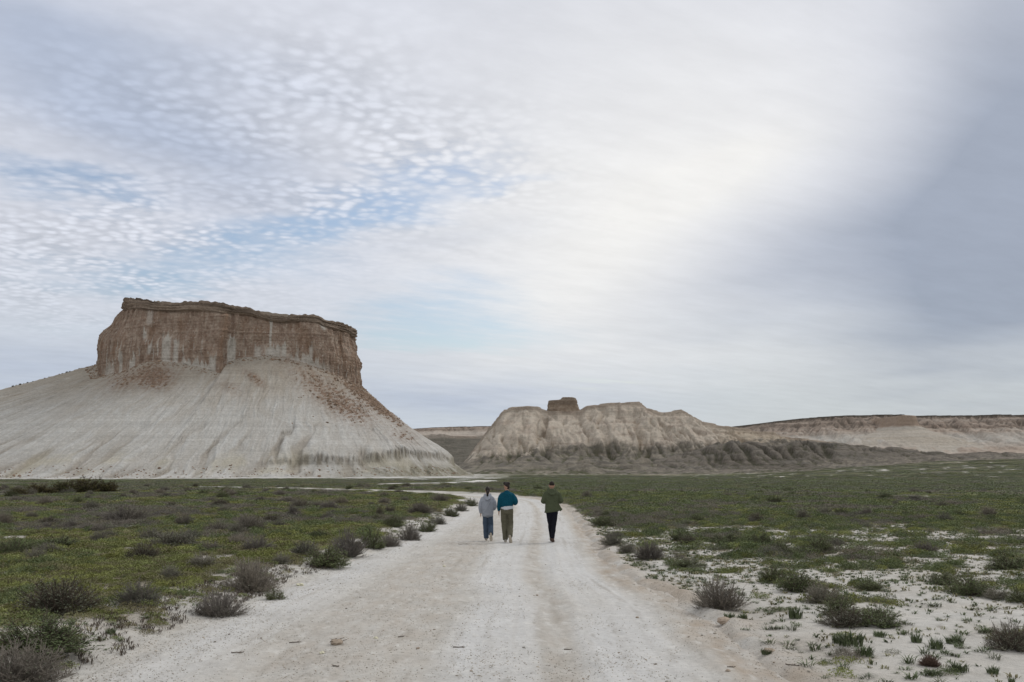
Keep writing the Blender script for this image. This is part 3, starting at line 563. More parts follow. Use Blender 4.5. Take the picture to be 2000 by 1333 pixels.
Vk = np.concatenate([np.stack([Xk, Yk, Zk + 0 * a_], -1), np.stack([(mid[-1] - CX) / F_PX * 1640 + 0 * a_, 1640 + 0 * a_, zt + 0 * a_], -1)], 0)
ck = mixa(cl(.31, .235, .18) + 0 * Vk, cl(.42, .35, .28), np.clip(.4 + fbm(np.broadcast_to(a_ * 6, Vk.shape[:2]), np.broadcast_to(np.concatenate([z_, z_[-1:]]) * 9, Vk.shape[:2]), 3, 323), 0, 1)); ck[nz * 2 // 3:] *= .72
link('rock_tower', mesh_np('rock_tower', Vk, grid_faces(nz + 1, nu, True), ck), M_rock, kind='structure', label='square rock tower standing on the crest of the middle hill')

# ------------------------------------------------------------------ dark clay mounds right of it
X, Y = hgrid(60, 860, 1000, 1420, 1.9); fz = base_z(X, Y); Yc_ = 1290 + 30 * fbm(X / 70, 0 * X, 3, 330) - 60 * sst(300, 700, X); p0 = CX + F_PX * X / Yc_
crest = sil([(1100, 925), (1140, 915), (1200, 906), (1300, 896), (1370, 876), (1400, 866), (1440, 860), (1500, 872), (1550, 862), (1600, 866), (1650, 873), (1700, 874), (1750, 876), (1800, 882), (1840, 891), (1870, 886), (1900, 883), (1950, 884), (1985, 888), (2040, 893), (2200, 900)], Yc_, p0)
Fy = Yc_ - 190 + 22 * fbm(X / 45, 0 * X, 3, 331); s_ = (Y - Fy) / (Yc_ - Fy); s_ = s_ + .12 * fbm(X / 40, Y / 40, 3, 332)
prof = np.interp(s_, [-1, 0, .25, .6, .85, 1, 1.3, 2.2, 3], [-.1, 0, .16, .62, .93, 1, .95, .0, -.3])
Xw = X + 10 * fbm(X / 40, Y / 40, 3, 339); h = fz - .6 + (crest - fz) * prof; dl = np.clip((h - fz) / 26, .05, 1)
h = h - dl * sst(.02, .35, s_) * sst(1.3, .85, s_) * (11 * sst(.4, .95, fbm(Xw / 30, s_ * .9, 2, 333, .5, True)) - 3 + 4 * sst(.4, .95, fbm(Xw / 12 + .6 * s_, s_ * 2, 2, 334, .5, True)) + 1.5 * fbm(X / 5, s_ * 5, 2, 340, .5, True))
h = erode(h, 1.9, batches=2, n=12000, steps=45, seed=9, ke=.3, kc=6)
nA = fbm(X / 30, Y / 30, 4, 335); nB = fbm(X / 7, Y / 7, 4, 336)
c_ = mixa(GRY * 1.02 + 0 * h[..., None], cl(.235, .205, .175), np.clip(.45 + .9 * fbm(X / 60, h / 3.2, 3, 337) + .5 * nB, 0, 1)); c_ = mixa(c_, cl(.30, .27, .225), sst(14, 6, h - fz) * sst(-.05, .3, nB + .4 * nA) * .8)
c_ = mixa(c_, cl(.085, .075, .06), sst(.1, .35, fbm(X / 200, h / 5, 3, 338)) * .5)
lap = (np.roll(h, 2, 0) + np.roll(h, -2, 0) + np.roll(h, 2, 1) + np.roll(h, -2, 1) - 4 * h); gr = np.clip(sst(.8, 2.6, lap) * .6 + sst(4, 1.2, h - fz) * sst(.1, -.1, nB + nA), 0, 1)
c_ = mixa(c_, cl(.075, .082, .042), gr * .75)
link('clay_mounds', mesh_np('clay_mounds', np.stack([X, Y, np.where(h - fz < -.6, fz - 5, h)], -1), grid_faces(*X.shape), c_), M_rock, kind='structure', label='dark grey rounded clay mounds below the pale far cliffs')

# ------------------------------------------------------------------ far plateaus
def plateau(name, x0, x1, y0, y1, c, sil_, Ye, zlow, seed, front_run, label, amp=130, whites=1.0):
    X, Y = hgrid(x0, x1, y0, y1, c); p = CX + F_PX * X / Y
    edge = Ye(X) + amp * fbm(X / 420, 0 * X, 2, seed) + amp * .5 * fbm(X / 150, 0 * X, 3, seed + 1) + amp * .22 * fbm(X / 45, Y / 200, 3, seed + 2)
    ztop = sil(sil_, np.maximum(Ye(X), Y * 0 + 1), CX + F_PX * X / Ye(X)); d = Y - edge + .12 * amp * fbm(X / 60, Y / 60, 3, seed + 3); H_ = ztop - zlow
    r = -d / front_run
    prof = np.interp(r, [-1, 0, .015, .09, .13, .17, .25, .6, 1.0, 2], [1, 1, .93, .80, .78, .70, .60, .28, .05, -.05])
    h = zlow + H_ * prof + sst(.0, .15, r) * sst(1.2, .6, r) * (.22 * H_ * (fbm(X / 110, Y / 300, 3, seed + 4, .5, True) - .25) + .08 * H_ * (fbm(X / 38, Y / 90, 3, seed + 5, .5, True) - .2))
    h = erode(h, c, batches=6, n=12000, steps=45, seed=seed, ke=.3, kc=8)
    nB = fbm(X / 30, Y / 30, 4, seed + 6); bd = fbm(X / 900, h / 9, 4, seed + 7); k = (h - zlow) / H_
    c_ = mixa(cl(.52, .47, .42) + 0 * h[..., None], cl(.42, .34, .285), np.clip(.45 + 1.1 * bd + .5 * nB, 0, 1))
    c_ = mixa(c_, cl(.53, .51, .475), sst(.62, .45, k) * sst(.2, .35, k) * whites * np.clip(.7 + nB, 0, 1)); c_ = mixa(c_, cl(.25, .19, .155), sst(.60, .75, k + .12 * bd + .05 * nB) * .5)
    c_ = mixa(c_, cl(.16, .125, .10), sst(.25, .5, np.abs(fbm(X / 1500, h / 16, 2, seed + 8)) * 2) * sst(.45, .7, k) * .5); c_ = mixa(c_, cl(.075, .065, .055), sst(.94, .97, k + .01 * nB)); lap = (np.roll(h, 2, 0) + np.roll(h, -2, 0) + np.roll(h, 2, 1) + np.roll(h, -2, 1) - 4 * h)
    c_ = mixa(c_, cl(.10, .085, .07), sst(.4, 3.0, lap / c * 2) * .6 * sst(.45, .7, k))
    return X, Y, h, c_, k, nB
X, Y, h, c_, k, nB = plateau('far_cliffs', 620, 2150, 2500, 3750, 4.2, [(1380, 838), (1430, 834), (1500, 826), (1560, 819), (1650, 814), (1700, 812), (1765, 811), (1775, 813), (1850, 812), (2000, 811), (2200, 811)], lambda x: 3350 - .16 * (x - 700), 34, 400, 560, '')
# the butte that juts out with its pale apron
bx, by = (1768 - CX) / F_PX * 2960, 2960; rr = np.hypot((X - bx) / 1.15, np.maximum(np.abs(Y - by - 160) - 160, 0)); zt = CAM_H + (HY - 812) / F_PX * 2960
hb = np.interp(rr + 5 * fbm(X / 25, Y / 25, 3, 430), [0, 24, 29, 38, 54, 280, 420], [zt, zt - 3, zt - 28, zt - 34, zt - 46, 42, 20]) - 3 * np.clip(fbm((X - bx) / 14, (Y - by) / 60, 3, 431, .5, True), 0, 1) * sst(60, 150, rr)
m_ = hb > h; bandb = fbm(X / 900, hb / 7, 3, 432)
cb = mixa(cl(.50, .465, .42) + 0 * h[..., None], cl(.42, .37, .31), np.clip(.4 + .9 * bandb + .4 * nB, 0, 1)); cb = mixa(cb, cl(.35, .275, .22), sst(44, 34, rr))
h2 = np.where(m_, hb, h); c_ = np.where(m_[..., None], cb, c_)
link('far_cliffs', mesh_np('far_cliffs', np.stack([X, Y, h2], -1), grid_faces(*X.shape), c_), M_far, kind='structure', label='long far plateau with banded pale cliffs')
X, Y, h, c_, k, nB = plateau('distant_plateau', -460, 40, 2300, 3500, 3.6, [(700, 837), (800, 838), (830, 837), (870, 835), (900, 834), (945, 833), (1100, 832)], lambda x: 3000 + 0 * x, 92, 500, 150, '', amp=60, whites=.3)
ramp = 92 - (2880 - Y) * .2; h = np.where(Y < 2880, np.maximum(np.minimum(h, 95) * 0 + ramp + 5 * fbm(X / 60, Y / 60, 4, 520) + 2 * fbm(X / 15, Y / 20, 3, 521, .5, True), -8), h); dm = sst(2900, 2860, Y)
c_ = mixa(c_, mixa(cl(.125, .118, .10) + 0 * c_, cl(.20, .18, .15), np.clip(.3 + fbm(X / 40, h / 4, 4, 522), 0, 1)), dm)
link('distant_plateau', mesh_np('distant_plateau', np.stack([X, Y, h], -1), grid_faces(*X.shape), c_), M_far, kind='structure', label='distant plateau in the gap between mesa and hill')
# ------------------------------------------------------------------ plants
M_twig = mat_plain('dry_twig', (.185, .170, .162), .9, .25, 6, spec=.1, objvar=.22, hue2=(.225, .200, .165), patch=.3)
M_twigd = mat_plain('dark_twig', (.12, .10, .082), .9, .25, 6, spec=.1, objvar=.15)
M_grey = mat_plain('grey_green_leaf', (.165, .182, .13), .8, .3, 5, spec=.2, objvar=.2, hue2=(.20, .20, .155), patch=.8)
M_green = mat_plain('dark_green_leaf', (.12, .158, .068), .7, .35, 5, spec=.25, objvar=.2, hue2=(.14, .165, .075), patch=.9)
M_blade = mat_plain('green_blade', (.115, .145, .065), .6, .3, 5, spec=.3, objvar=.2, hue2=(.095, .12, .065), patch=.9)
M_herb = mat_plain('yellow_green_herb', (.26, .27, .085), .75, .35, 8, spec=.2, objvar=.35, hue2=(.175, .205, .09), patch=.55)
M_herb2 = mat_plain('olive_herb', (.265, .235, .14), .8, .35, 8, spec=.15, objvar=.35, hue2=(.18, .18, .10), patch=.35)
M_bush = mat_plain('brown_green_foliage', (.115, .088, .04), .8, .35, 3, spec=.15, objvar=.2, hue2=(.075, .085, .03), patch=.5)
M_cush = mat_plain('brown_cushion', (.15, .105, .085), .9, .3, 9, spec=.05)
M_clod = mat_plain('brown_clod', (.36, .30, .245), .95, .4, 12, bump=.8, bd=.02, spec=.05)
M_stone = mat_plain('pale_stone', (.62, .60, .47), .8, .2, 9, bump=.4, bd=.01, spec=.2)
M_peb = mat_plain('pebble', (.44, .42, .38), .9, .3, 9, spec=.1, objvar=.4, hue2=(.30, .25, .20), patch=3)

def tubes(pl, sides=3):
    V, Fq, base = [], [], 0; an = np.arange(sides) * 2 * math.pi / sides
    for P_, r0, r1 in pl:
        n = len(P_); d = np.gradient(P_, axis=0); d /= np.linalg.norm(d, axis=1)[:, None] + 1e-9
        ref = np.array([.31, .21, .93]) if abs(d[0, 2]) < .8 else np.array([1., .1, 0]); a = np.cross(d, ref); a /= np.linalg.norm(a, axis=1)[:, None] + 1e-9; b_ = np.cross(d, a)
        r = np.linspace(r0, r1, n)[:, None, None]
        V.append((P_[:, None, :] + r * (a[:, None, :] * np.cos(an)[None, :, None] + b_[:, None, :] * np.sin(an)[None, :, None])).reshape(-1, 3))
        Fq.append(grid_faces(n, sides, True) + base); base += n * sides
    return np.concatenate(V), np.concatenate(Fq)
def leaves(P_, size, rng, up=.3, aspect=.45):
    n = len(P_); d = rng.normal(size=(n, 3)); d[:, 2] = np.abs(d[:, 2]) * .6 + up; d /= np.linalg.norm(d, axis=1)[:, None]
    s_ = np.cross(d, rng.normal(size=(n, 3))); s_ /= np.linalg.norm(s_, axis=1)[:, None]; l = (size * rng.uniform(.6, 1.4, n))[:, None]
    nn = np.cross(d, s_); m = P_ + d * l * .5 + nn * l * .12
    V = np.stack([P_, m + s_ * l * aspect * .5, P_ + d * l, m - s_ * l * aspect * .5], 1).reshape(-1, 3)
    return V, np.arange(4 * n).reshape(n, 4)
def shrub_proto(name, seed, n=150, kids=5, leaf=0, leafsize=.05, rt=.010, curl=.25, up=.15, mats=None, upright=1.0):
    rng = np.random.default_rng(seed); pl = []; tips = []
    for i in range(n):
        th = rng.uniform(0, 2 * math.pi); ph = math.acos(rng.uniform(up * .3, 1)) * upright; ln = rng.uniform(.62, 1.0) * (1 - .10 * math.sin(3 * th + seed) * math.sin(ph))
        d = np.array([math.cos(th) * math.sin(ph), math.sin(th) * math.sin(ph), math.cos(ph)]); o = np.array([d[0], d[1], 0]) * rng.uniform(0, .25) * .5
        end = d * np.array([.5, .5, 1.0]) * ln; k = np.linspace(0, 1, 5)[:, None]; side = rng.normal(size=3) * curl * .25
        P_ = o + (end - o) * k + side * (k * (1 - k)) + np.array([0, 0, 1]) * (k * (1 - k)) * -.15 * math.sin(ph) + rng.normal(size=(5, 3)) * .012 * (k > 0); P_[:, 2] = np.maximum(P_[:, 2], 0)
        pl.append((P_, rt, rt * .55))
        for j in range(kids):
            q = rng.uniform(.35, .95); a = P_[0] * 0 + np.array([np.interp(q, k[:, 0], P_[:, c]) for c in range(3)])
            dd = (end / np.linalg.norm(end)) + rng.normal(size=3) * .55; dd[2] = abs(dd[2]) * .8 + .1; L = rng.uniform(.06, .20) * (1.1 - q * .4)
            kk = np.linspace(0, 1, 3)[:, None]; b_ = a + dd * np.array([.6, .6, 1]) * L * kk + rng.normal(size=(3, 3)) * .012 * kk
            pl.append((b_, rt * .6, rt * .32)); tips.append(b_)
    V, Fq = tubes(pl); zt_ = V[:, 2]; V[:, 2] = np.maximum(V[:, 2], -.02)
    me = mesh_np(name, V, Fq, smooth=False); me.materials.append(mats[0]); lf = None
    if leaf:
        tp_ = np.concatenate(tips); idx = rng.integers(0, len(tp_), leaf); P_ = tp_[idx] + rng.normal(size=(leaf, 3)) * .02
        V, Fq = leaves(P_, leafsize, rng); lf = mesh_np(name + '_foliage', V, Fq, smooth=False); lf.materials.append(mats[1])
    return me, lf
def blade_proto(name, seed, n=90, w=.035, bend=.6, spread=.5, mat=None):
    rng = np.random.default_rng(seed); V, Fq, b_ = [], [], 0
    for i in range(n):
        th = rng.uniform(0, 2 * math.pi); r0 = spread * .7 * math.sqrt(rng.uniform()) ; o = np.array([math.cos(th) * r0, math.sin(th) * r0, 0]); t2 = th + rng.normal() * .8
        d = np.array([math.cos(t2), math.sin(t2), 0]); H_ = rng.uniform(.45, 1) * (1 - .35 * r0 / max(spread, .01)); sd_ = np.array([-d[1], d[0], 0]); bd = bend * rng.uniform(.3, 1.2) * .5; k = np.array([0, .4, .75, 1.0])
        C_ = o + d * (bd * k ** 2)[:, None] * H_ + np.array([0, 0, 1]) * (H_ * (k - .25 * bend * k ** 2.5))[:, None]; ww = np.array([.6, 1, .75, .08]) * w
        V.append(np.stack([C_ - sd_ * ww[:, None], C_ + sd_ * ww[:, None]], 1).reshape(-1, 3)); Fq.append(np.array([[0, 1, 3, 2], [2, 3, 5, 4], [4, 5, 7, 6]]) + b_); b_ += 8
    me = mesh_np(name, np.concatenate(V), np.concatenate(Fq), smooth=False); me.materials.append(mat); return me
def herb_proto(name, seed, n, size, hgt, mat, stems=0, aspect=.5):
    rng = np.random.default_rng(seed); th = rng.uniform(0, 2 * math.pi, n); r = np.sqrt(rng.uniform(0, 1, n)) * .5 * (1 + .25 * np.sin(3 * th + seed)); z = rng.uniform(0.02, 1, n) * hgt * (1 - (r / .62) ** 2 * .75)
    V, Fq = leaves(np.stack([np.cos(th) * r, np.sin(th) * r, np.maximum(z, 0)], -1), size, rng, .45, aspect); me = mesh_np(name, V, Fq, smooth=False); me.materials.append(mat); return me
def rock_proto(name, seed, mat, squash=.6, rough=.25, n=10):
    a_ = np.linspace(0, 2 * math.pi, n, endpoint=False)[None, :]; p_ = np.linspace(-math.pi / 2, math.pi / 2, n // 2 + 2)[:, None]
    x, y, z = np.cos(p_) * np.cos(a_), np.cos(p_) * np.sin(a_), np.sin(p_) + 0 * a_; r = 1 + rough * fbm(x * 1.3 + seed * 3 + z, y * 1.3 - z * 1.7, 3, seed)
    me = mesh_np(name, np.stack([x * r * .5, y * r * .5, z * r * .5 * squash], -1), grid_faces(n // 2 + 2, n, True), smooth=False); me.materials.append(mat); return me

PR = {'dry': [shrub_proto('dry_shrub', 10 + i, 230, 9, 500, .028, .0062, mats=(M_twig, M_grey)) for i in range(4)],
      'grey': [shrub_proto('grey_green_shrub', 20 + i, 150, 8, 3400, .030, .006, mats=(M_twig, M_grey)) for i in range(3)],
      'green': [shrub_proto('green_shrub', 30 + i, 110, 8, 5200, .034, .006, mats=(M_twigd, M_green)) for i in range(3)],
      'dark': [shrub_proto('dark_shrub', 40 + i, 200, 8, 3000, .030, .006, mats=(M_twigd, M_grey)) for i in range(2)],
      'bush': [shrub_proto('tamarisk_bush', 50 + i, 90, 9, 4200, .045, .009, curl=.5, up=.6, mats=(M_twigd, M_bush)) for i in range(2)],
      'cushion': [shrub_proto('brown_cushion_plant', 60, 420, 5, 0, .03, .010, curl=.1, mats=(M_cush, M_cush))]}
BL = [blade_proto('leafy_tuft', 70 + i, 110, .020, .7, .45, M_blade) for i in range(4)]
BLs = [blade_proto('sprout', 80 + i, 26, .022, 1.3, .36, M_blade if i % 2 else M_grey) for i in range(4)]
def place(mesh, lf, x, y, w, h, name, label, cat, group=None, rz=None, sink=.02, rng=random):
    z = float(ground_z(np.array([x]), np.array([y]))[0]) - sink * h
    o = link(name, mesh if lf is None else None, None, label=label, cat=cat, group=group); o.location = (x, y, z); o.scale = (w, w * .9, h); o.rotation_euler = (0, 0, rng.uniform(0, 6.28) if rz is None else rz)
    if lf is not None: link('branches', mesh, None, parent=o); link('foliage', lf, None, parent=o)
    return o
NM = {'dry': 'dry_shrub', 'grey': 'grey_green_shrub', 'green': 'green_shrub', 'dark': 'dark_shrub', 'bush': 'tamarisk_bush', 'cushion': 'cushion_plant'}
random.seed(4); taken = []
# centre px, base py, width px, height px, kind, label
SH = [(75, 1290, 190, 75, 'green', 'big dark green shrub in the bottom left corner behind the pale twigs'),
      (40, 1333, 175, 85, 'dry', 'pale leafless twiggy shrub filling the bottom left corner'),
      (112, 1214, 155, 70, 'dark', 'wide dark shrub above the bottom left corner, the largest of the near ones'),
      (278, 1192, 92, 46, 'grey', 'small grey green shrub right of the wide dark one'),
      (432, 1192, 108, 56, 'dry', 'grey twiggy shrub at the left road edge, nearest of those touching the track'),
      (492, 1152, 118, 64, 'dry', 'brownish grey round shrub just behind the nearest roadside one'),
      (545, 1160, 50, 30, 'green', 'little green shrub squeezed against the brownish round one'),
      (398, 1118, 66, 30, 'grey', 'low grey shrub left of the brownish round one'),
      (340, 1138, 50, 28, 'grey', 'pale grey green clump in front of bright green herbs'),
      (555, 1108, 40, 22, 'grey', 'small grey tuft beyond the brownish round shrub'),
      (505, 1088, 70, 34, 'dry', 'thin see-through dry shrub in the herbs left of the road'),
      (638, 1104, 95, 44, 'green', 'lush green shrub on the road bank below the purplish one'),
      (600, 1092, 60, 28, 'grey', 'grey shrub leaning on the lush green roadside one'),
      (682, 1084, 74, 54, 'dry', 'tall purplish dry shrub on the left road bank'),
      (728, 1068, 58, 40, 'green', 'green shrub right of the tall purplish one on the bank'),
      (764, 1062, 42, 30, 'dry', 'small rounded purplish shrub at the white road edge'),
      (802, 1050, 50, 40, 'dry', 'dusty purple shrub at the bend of the left road edge'),
      (770, 1034, 46, 24, 'green', 'green tuft shrub behind the dusty purple one'),
      (836, 1034, 44, 24, 'green', 'green roadside shrub left of the walking woman'),
      (858, 1020, 36, 20, 'grey', 'olive shrub farther along the left road edge'),
      (822, 1008, 52, 24, 'dry', 'faint purple shrub a step back from the left road edge'),
      (882, 1006, 34, 18, 'green', 'dark roadside shrub near where the road narrows'),
      (902, 996, 30, 16, 'grey', 'small roadside shrub close to the bend, second from the end'),
      (920, 986, 30, 16, 'green', 'last shrub on the left bank before the road turns away'),
      (862, 984, 34, 16, 'dry', 'low dark brown shrub behind the left bank near the bend'),
      (487, 1046, 74, 36, 'dry', 'domed purple grey shrub standing alone in the left field'),
      (430, 1047, 62, 24, 'dry', 'flatter purple shrub touching the domed one'),
      (243, 1026, 96, 36, 'dry', 'wide purple grey shrub in the middle of the left field'),
      (340, 1078, 110, 36, 'grey', 'long grey shrub with green base in the left field'),
      (300, 1062, 60, 26, 'grey', 'sparse grey twiggy shrub behind the long one'),
      (30, 1086, 84, 30, 'green', 'green clump at the left picture edge'),
      (120, 1078, 90, 24, 'green', 'low green clump beside the one at the picture edge'),
      (12, 1032, 44, 34, 'dry', 'dim purple shrub cut by the left picture edge'),
      (180, 1042, 58, 18, 'dry', 'reddish brown flattened shrub below the wide purple one'),
      (220, 1058, 40, 20, 'grey', 'little grey shrub among the herbs, below the reddish one'),
      (744, 1013, 18, 20, 'dark', 'small dark pointed plant standing up from the herbs'),
      (560, 985, 60, 14, 'dry', 'faint purplish patch of shrub far out in the left field'),
      (215, 966, 40, 24, 'bush', 'right end bush of the brown green thicket'),
      (170, 967, 76, 34, 'bush', 'tallest brown green bush in the thicket before the mesa'),
      (128, 967, 54, 28, 'bush', 'brown green bush left of the tallest in the thicket'),
      (75, 969, 62, 22, 'bush', 'lower bush toward the left of the thicket'),
      (38, 972, 40, 18, 'bush', 'leftmost low bush of the thicket before the mesa'),
      (387, 955, 14, 8, 'dark', 'tiny dark bush alone far out before the mesa'),
      (370, 964, 16, 8, 'dark', 'second tiny dark bush just left of the lone far one'),
      (1402, 1186, 104, 60, 'dry', 'grey twiggy shrub with green tips right of the road, biggest dry one there'),
      (1266, 1092, 66, 36, 'dry', 'brownish grey tussock shrub right of the road near the walkers'),
      (1192, 1066, 52, 24, 'grey', 'grey green shrub at the right road edge'),
      (1222, 1078, 44, 20, 'grey', 'low grey green shrub between road edge and tussock'),
      (1180, 1027, 66, 20, 'green', 'dark green clump at the right road edge'),
      (1200, 1048, 40, 14, 'grey', 'small grey clump below the dark green roadside one'),
      (1962, 1262, 100, 54, 'dark', 'grey green twiggy shrub at the right picture edge'),
      (1508, 1140, 66, 34, 'green', 'left top clump of the long dark green patch on the white flat'),
      (1552, 1158, 84, 44, 'green', 'second clump of the long dark green patch'),
      (1598, 1176, 80, 42, 'grey', 'greyish middle clump of the long dark green patch'),
      (1632, 1200, 80, 40, 'green', 'dense green clump below the greyish middle one'),
      (1640, 1222, 84, 36, 'dark', 'lower left clump of the long green patch, dark based'),
      (1706, 1222, 100, 38, 'green', 'lower right end of the long green patch on white clay'),
      (1886, 1168, 86, 42, 'green', 'dark green clump on the white flat toward the right edge'),
      (1832, 1140, 64, 24, 'green', 'low green clump left of the dark one near the right edge'),
      (1930, 1172, 50, 24, 'grey', 'small greyish clump right of the dark green one'),
      (1975, 1176, 50, 30, 'green', 'green clump near the right picture edge'),
      (1965, 1112, 90, 32, 'green', 'long green clump farther back at the right picture edge'),
      (1692, 1156, 62, 22, 'green', 'yellowish low clump between the two big green patches'),
      (1600, 1074, 50, 18, 'grey', 'grey low shrub behind the white flat'),
      (1420, 1060, 80, 22, 'green', 'wide green clump at the back of the white flat'),
      (1330, 1058, 60, 20, 'green', 'green clump behind the brownish tussock shrub'),
      (1340, 1108, 70, 18, 'green', 'low green mat right of the brownish tussock shrub'),
      (1530, 1085, 60, 20, 'green', 'green clump in the middle of the white flat, far side'),
      (1800, 1078, 50, 20, 'dry', 'small purplish shrub behind the white flat'),
      (1625, 1068, 44, 16, 'grey', 'little grey shrub behind the far green clump'),
      (1795, 1292, 42, 22, 'cushion', 'round brown cushion plant on bare clay at bottom right')]
for p, py, w, h, kd, lb in SH:
    x, y = px2g(p, py, 0.05); s_ = y / F_PX; me, lf = PR[kd][random.randrange(len(PR[kd]))]
    k = 1.0 if kd in ('cushion',) else 1.12
    place(me, lf, x, y + w * s_ * .35, w * s_ * k * 1.12, h * s_ * k, NM[kd], lb, 'bush' if kd == 'bush' else ('plant' if kd in ('cushion',) else 'shrub')); taken.append((x, y + w * s_ * .35, w * s_ * .5))
def free(x, y, r): return all((x - a) ** 2 + (y - b_) ** 2 > (r + c) ** 2 for a, b_, c in taken)
# more shrubs scattered over both fields
rg = np.random.default_rng(77); n_sh = 0
while n_sh < 215:
    d = rg.uniform(20, 120) ** 1.0; a_ = rg.uniform(R(-30), R(30)); x, y = d * math.sin(a_), d * math.cos(a_); e = float(edge_out(np.array([x]), np.array([y]))[0])
    if e < .5: continue
    if float(cover(np.array([x]), np.array([y]))[0]) < .5 or not free(x, y, .25): continue
    if x > 0 and d > 50 and rg.uniform() < .6: continue
    lft = x < 0; kd = rg.choice(['dry', 'grey', 'green', 'dark'], p=[.46, .26, .18, .10] if lft else [.10, .30, .52, .08]); w = rg.uniform(.45, 1.25) * (1.15 if d > 50 else .85); h = w * rg.uniform(.36, .5)
    me, lf = PR[kd][rg.integers(len(PR[kd]))]
    zone = 'nearer half' if d < 55 else 'far half'; side = 'left' if lft else 'right'
    colr = {'dry': 'purple grey leafless', 'grey': 'pale grey green', 'green': 'dark green', 'dark': 'dark twiggy'}[kd]
    place(me, lf, x, y, w, h, NM[kd], f'small {colr} shrub among herbs in the {zone} of the {side} field', 'shrub', f'{colr} shrubs scattered in the {zone} of the {side} field', rng=random); taken.append((x, y, w * .4)); n_sh += 1

# leafy tufts that stand alone on the white clay
TF = [(1648, 1262, 62, 34, 'bright green tuft of broad blades below the long green patch'), (1672, 1278, 50, 22, 'smaller blade tuft at the lower right of the bright one'), (1542, 1208, 36, 28, 'grey green leafy tuft left of the long green patch'),
      (1700, 1243, 30, 14, 'little spiky tuft under the right end of the green patch'), (1845, 1252, 44, 20, 'dark leafy tuft on the clay below the right clumps'), (1808, 1264, 36, 26, 'forked leafy tuft left of the dark leafy one'),
      (1770, 1250, 28, 22, 'thin leafy tuft above the brown cushion plant'), (1850, 1303, 46, 20, 'sprawling grey tuft right of the brown cushion plant'), (1912, 1306, 30, 18, 'dark sprig tuft near the bottom right corner'),
      (1945, 1330, 18, 16, 'tiny tuft at the bottom edge near the right corner'), (1800, 1312, 60, 12, 'flat grey tuft below the brown cushion plant'), (1484, 1270, 26, 14, 'bent grass tuft on the brown ridge of the road edge'),
      (1415, 1206, 26, 14, 'small tuft behind the reddish clod'), (1440, 1206, 24, 12, 'low tuft right of the reddish clod'), (1572, 1330, 24, 12, 'dry tuft at the bottom edge right of the road'), (235, 1240, 26, 14, 'dark green tuft on bare clay at bottom left'),
      (1700, 1206, 40, 20, 'tuft standing right of the dense green clump'), (1620, 1255, 30, 20, 'small bright tuft left of the broad bladed one'), (1905, 1230, 40, 12, 'flat green tuft left of the edge shrub'), (1660, 1145, 34, 16, 'yellow green tuft behind the long patch')]
for i, (p, py, w, h, lb) in enumerate(TF):
    x, y = px2g(p, py, 0.03); s_ = y / F_PX; place(BL[i % 4], None, x, y + w * s_ * .3, w * s_ * 1.15, h * s_ * 1.3, 'leafy_tuft', lb, 'plant')
n_t = 0
while n_t < 230:
    y = rg.uniform(9.5, 27); x = rg.uniform(2.2, y * .53); e = float(edge_out(np.array([x]), np.array([y]))[0])
    if e < .15 or not free(x, y, .05) or fbm(x / 1.2, y / 1.2, 2, 400) < rg.uniform(-.35, .35): continue
    w = rg.uniform(.07, .22); z_ = 'nearest part' if y < 14 else ('middle part' if y < 20 else 'far part')
    place(BLs[rg.integers(4)], None, x, y, w * 1.5, w * rg.uniform(.35, .8), 'green_sprout', f'tiny green sprout on bare white clay, {z_} of the flat right of the road', 'plant', f'sprouts in the {z_} of the white flat'); n_t += 1

# ------------------------------------------------------------------ ground cover: scattered clumps nobody could count
def scatter(name, protos, P_, rot, scl, idx, label):
    c_ = bpy.data.collections.new(name + '_kinds')
    for i, m in enumerate(protos): o = bpy.data.objects.new('%s_%02d' % (name, i), m); c_.objects.link(o)
    me = bpy.data.meshes.new(name); me.vertices.add(len(P_)); me.vertices.foreach_set('co', np.ascontiguousarray(P_, np.float32).ravel())
    for k, ty, A in (('rot', 'FLOAT', rot), ('idx', 'INT', idx)): a = me.attributes.new(k, ty, 'POINT'); a.data.foreach_set('value', np.ascontiguousarray(A, np.float32 if ty == 'FLOAT' else np.int32))
    a = me.attributes.new('scl', 'FLOAT_VECTOR', 'POINT'); a.data.foreach_set('vector', np.ascontiguousarray(scl, np.float32).ravel())
    o = link(name, me, None, kind='stuff', label=label)
    g = bpy.data.node_groups.new(name, 'GeometryNodeTree'); g.interface.new_socket('Geometry', in_out='INPUT', socket_type='NodeSocketGeometry'); g.interface.new_socket('Geometry', in_out='OUTPUT', socket_type='NodeSocketGeometry')
    N = g.nodes.new; gi, go = N('NodeGroupInput'), N('NodeGroupOutput'); iop = N('GeometryNodeInstanceOnPoints'); ci = N('GeometryNodeCollectionInfo'); ci.inputs['Collection'].default_value = c_; ci.inputs['Separate Children'].default_value = True; ci.inputs['Reset Children'].default_value = True
    def na(k, ty): n = N('GeometryNodeInputNamedAttribute'); n.data_type = ty; n.inputs['Name'].default_value = k; return n.outputs['Attribute']
    cx_ = N('ShaderNodeCombineXYZ'); g.links.new(na('rot', 'FLOAT'), cx_.inputs[2])
    g.links.new(gi.outputs[0], iop.inputs['Points']); g.links.new(ci.outputs[0], iop.inputs['Instance']); iop.inputs['Pick Instance'].default_value = True
    g.links.new(na('idx', 'INT'), iop.inputs['Instance Index']); g.links.new(cx_.outputs[0], iop.inputs['Rotation']); g.links.new(na('scl', 'FLOAT_VECTOR'), iop.inputs['Scale']); g.links.new(iop.outputs[0], go.inputs[0])
    md = o.modifiers.new('scatter', 'NODES'); md.node_group = g; return o
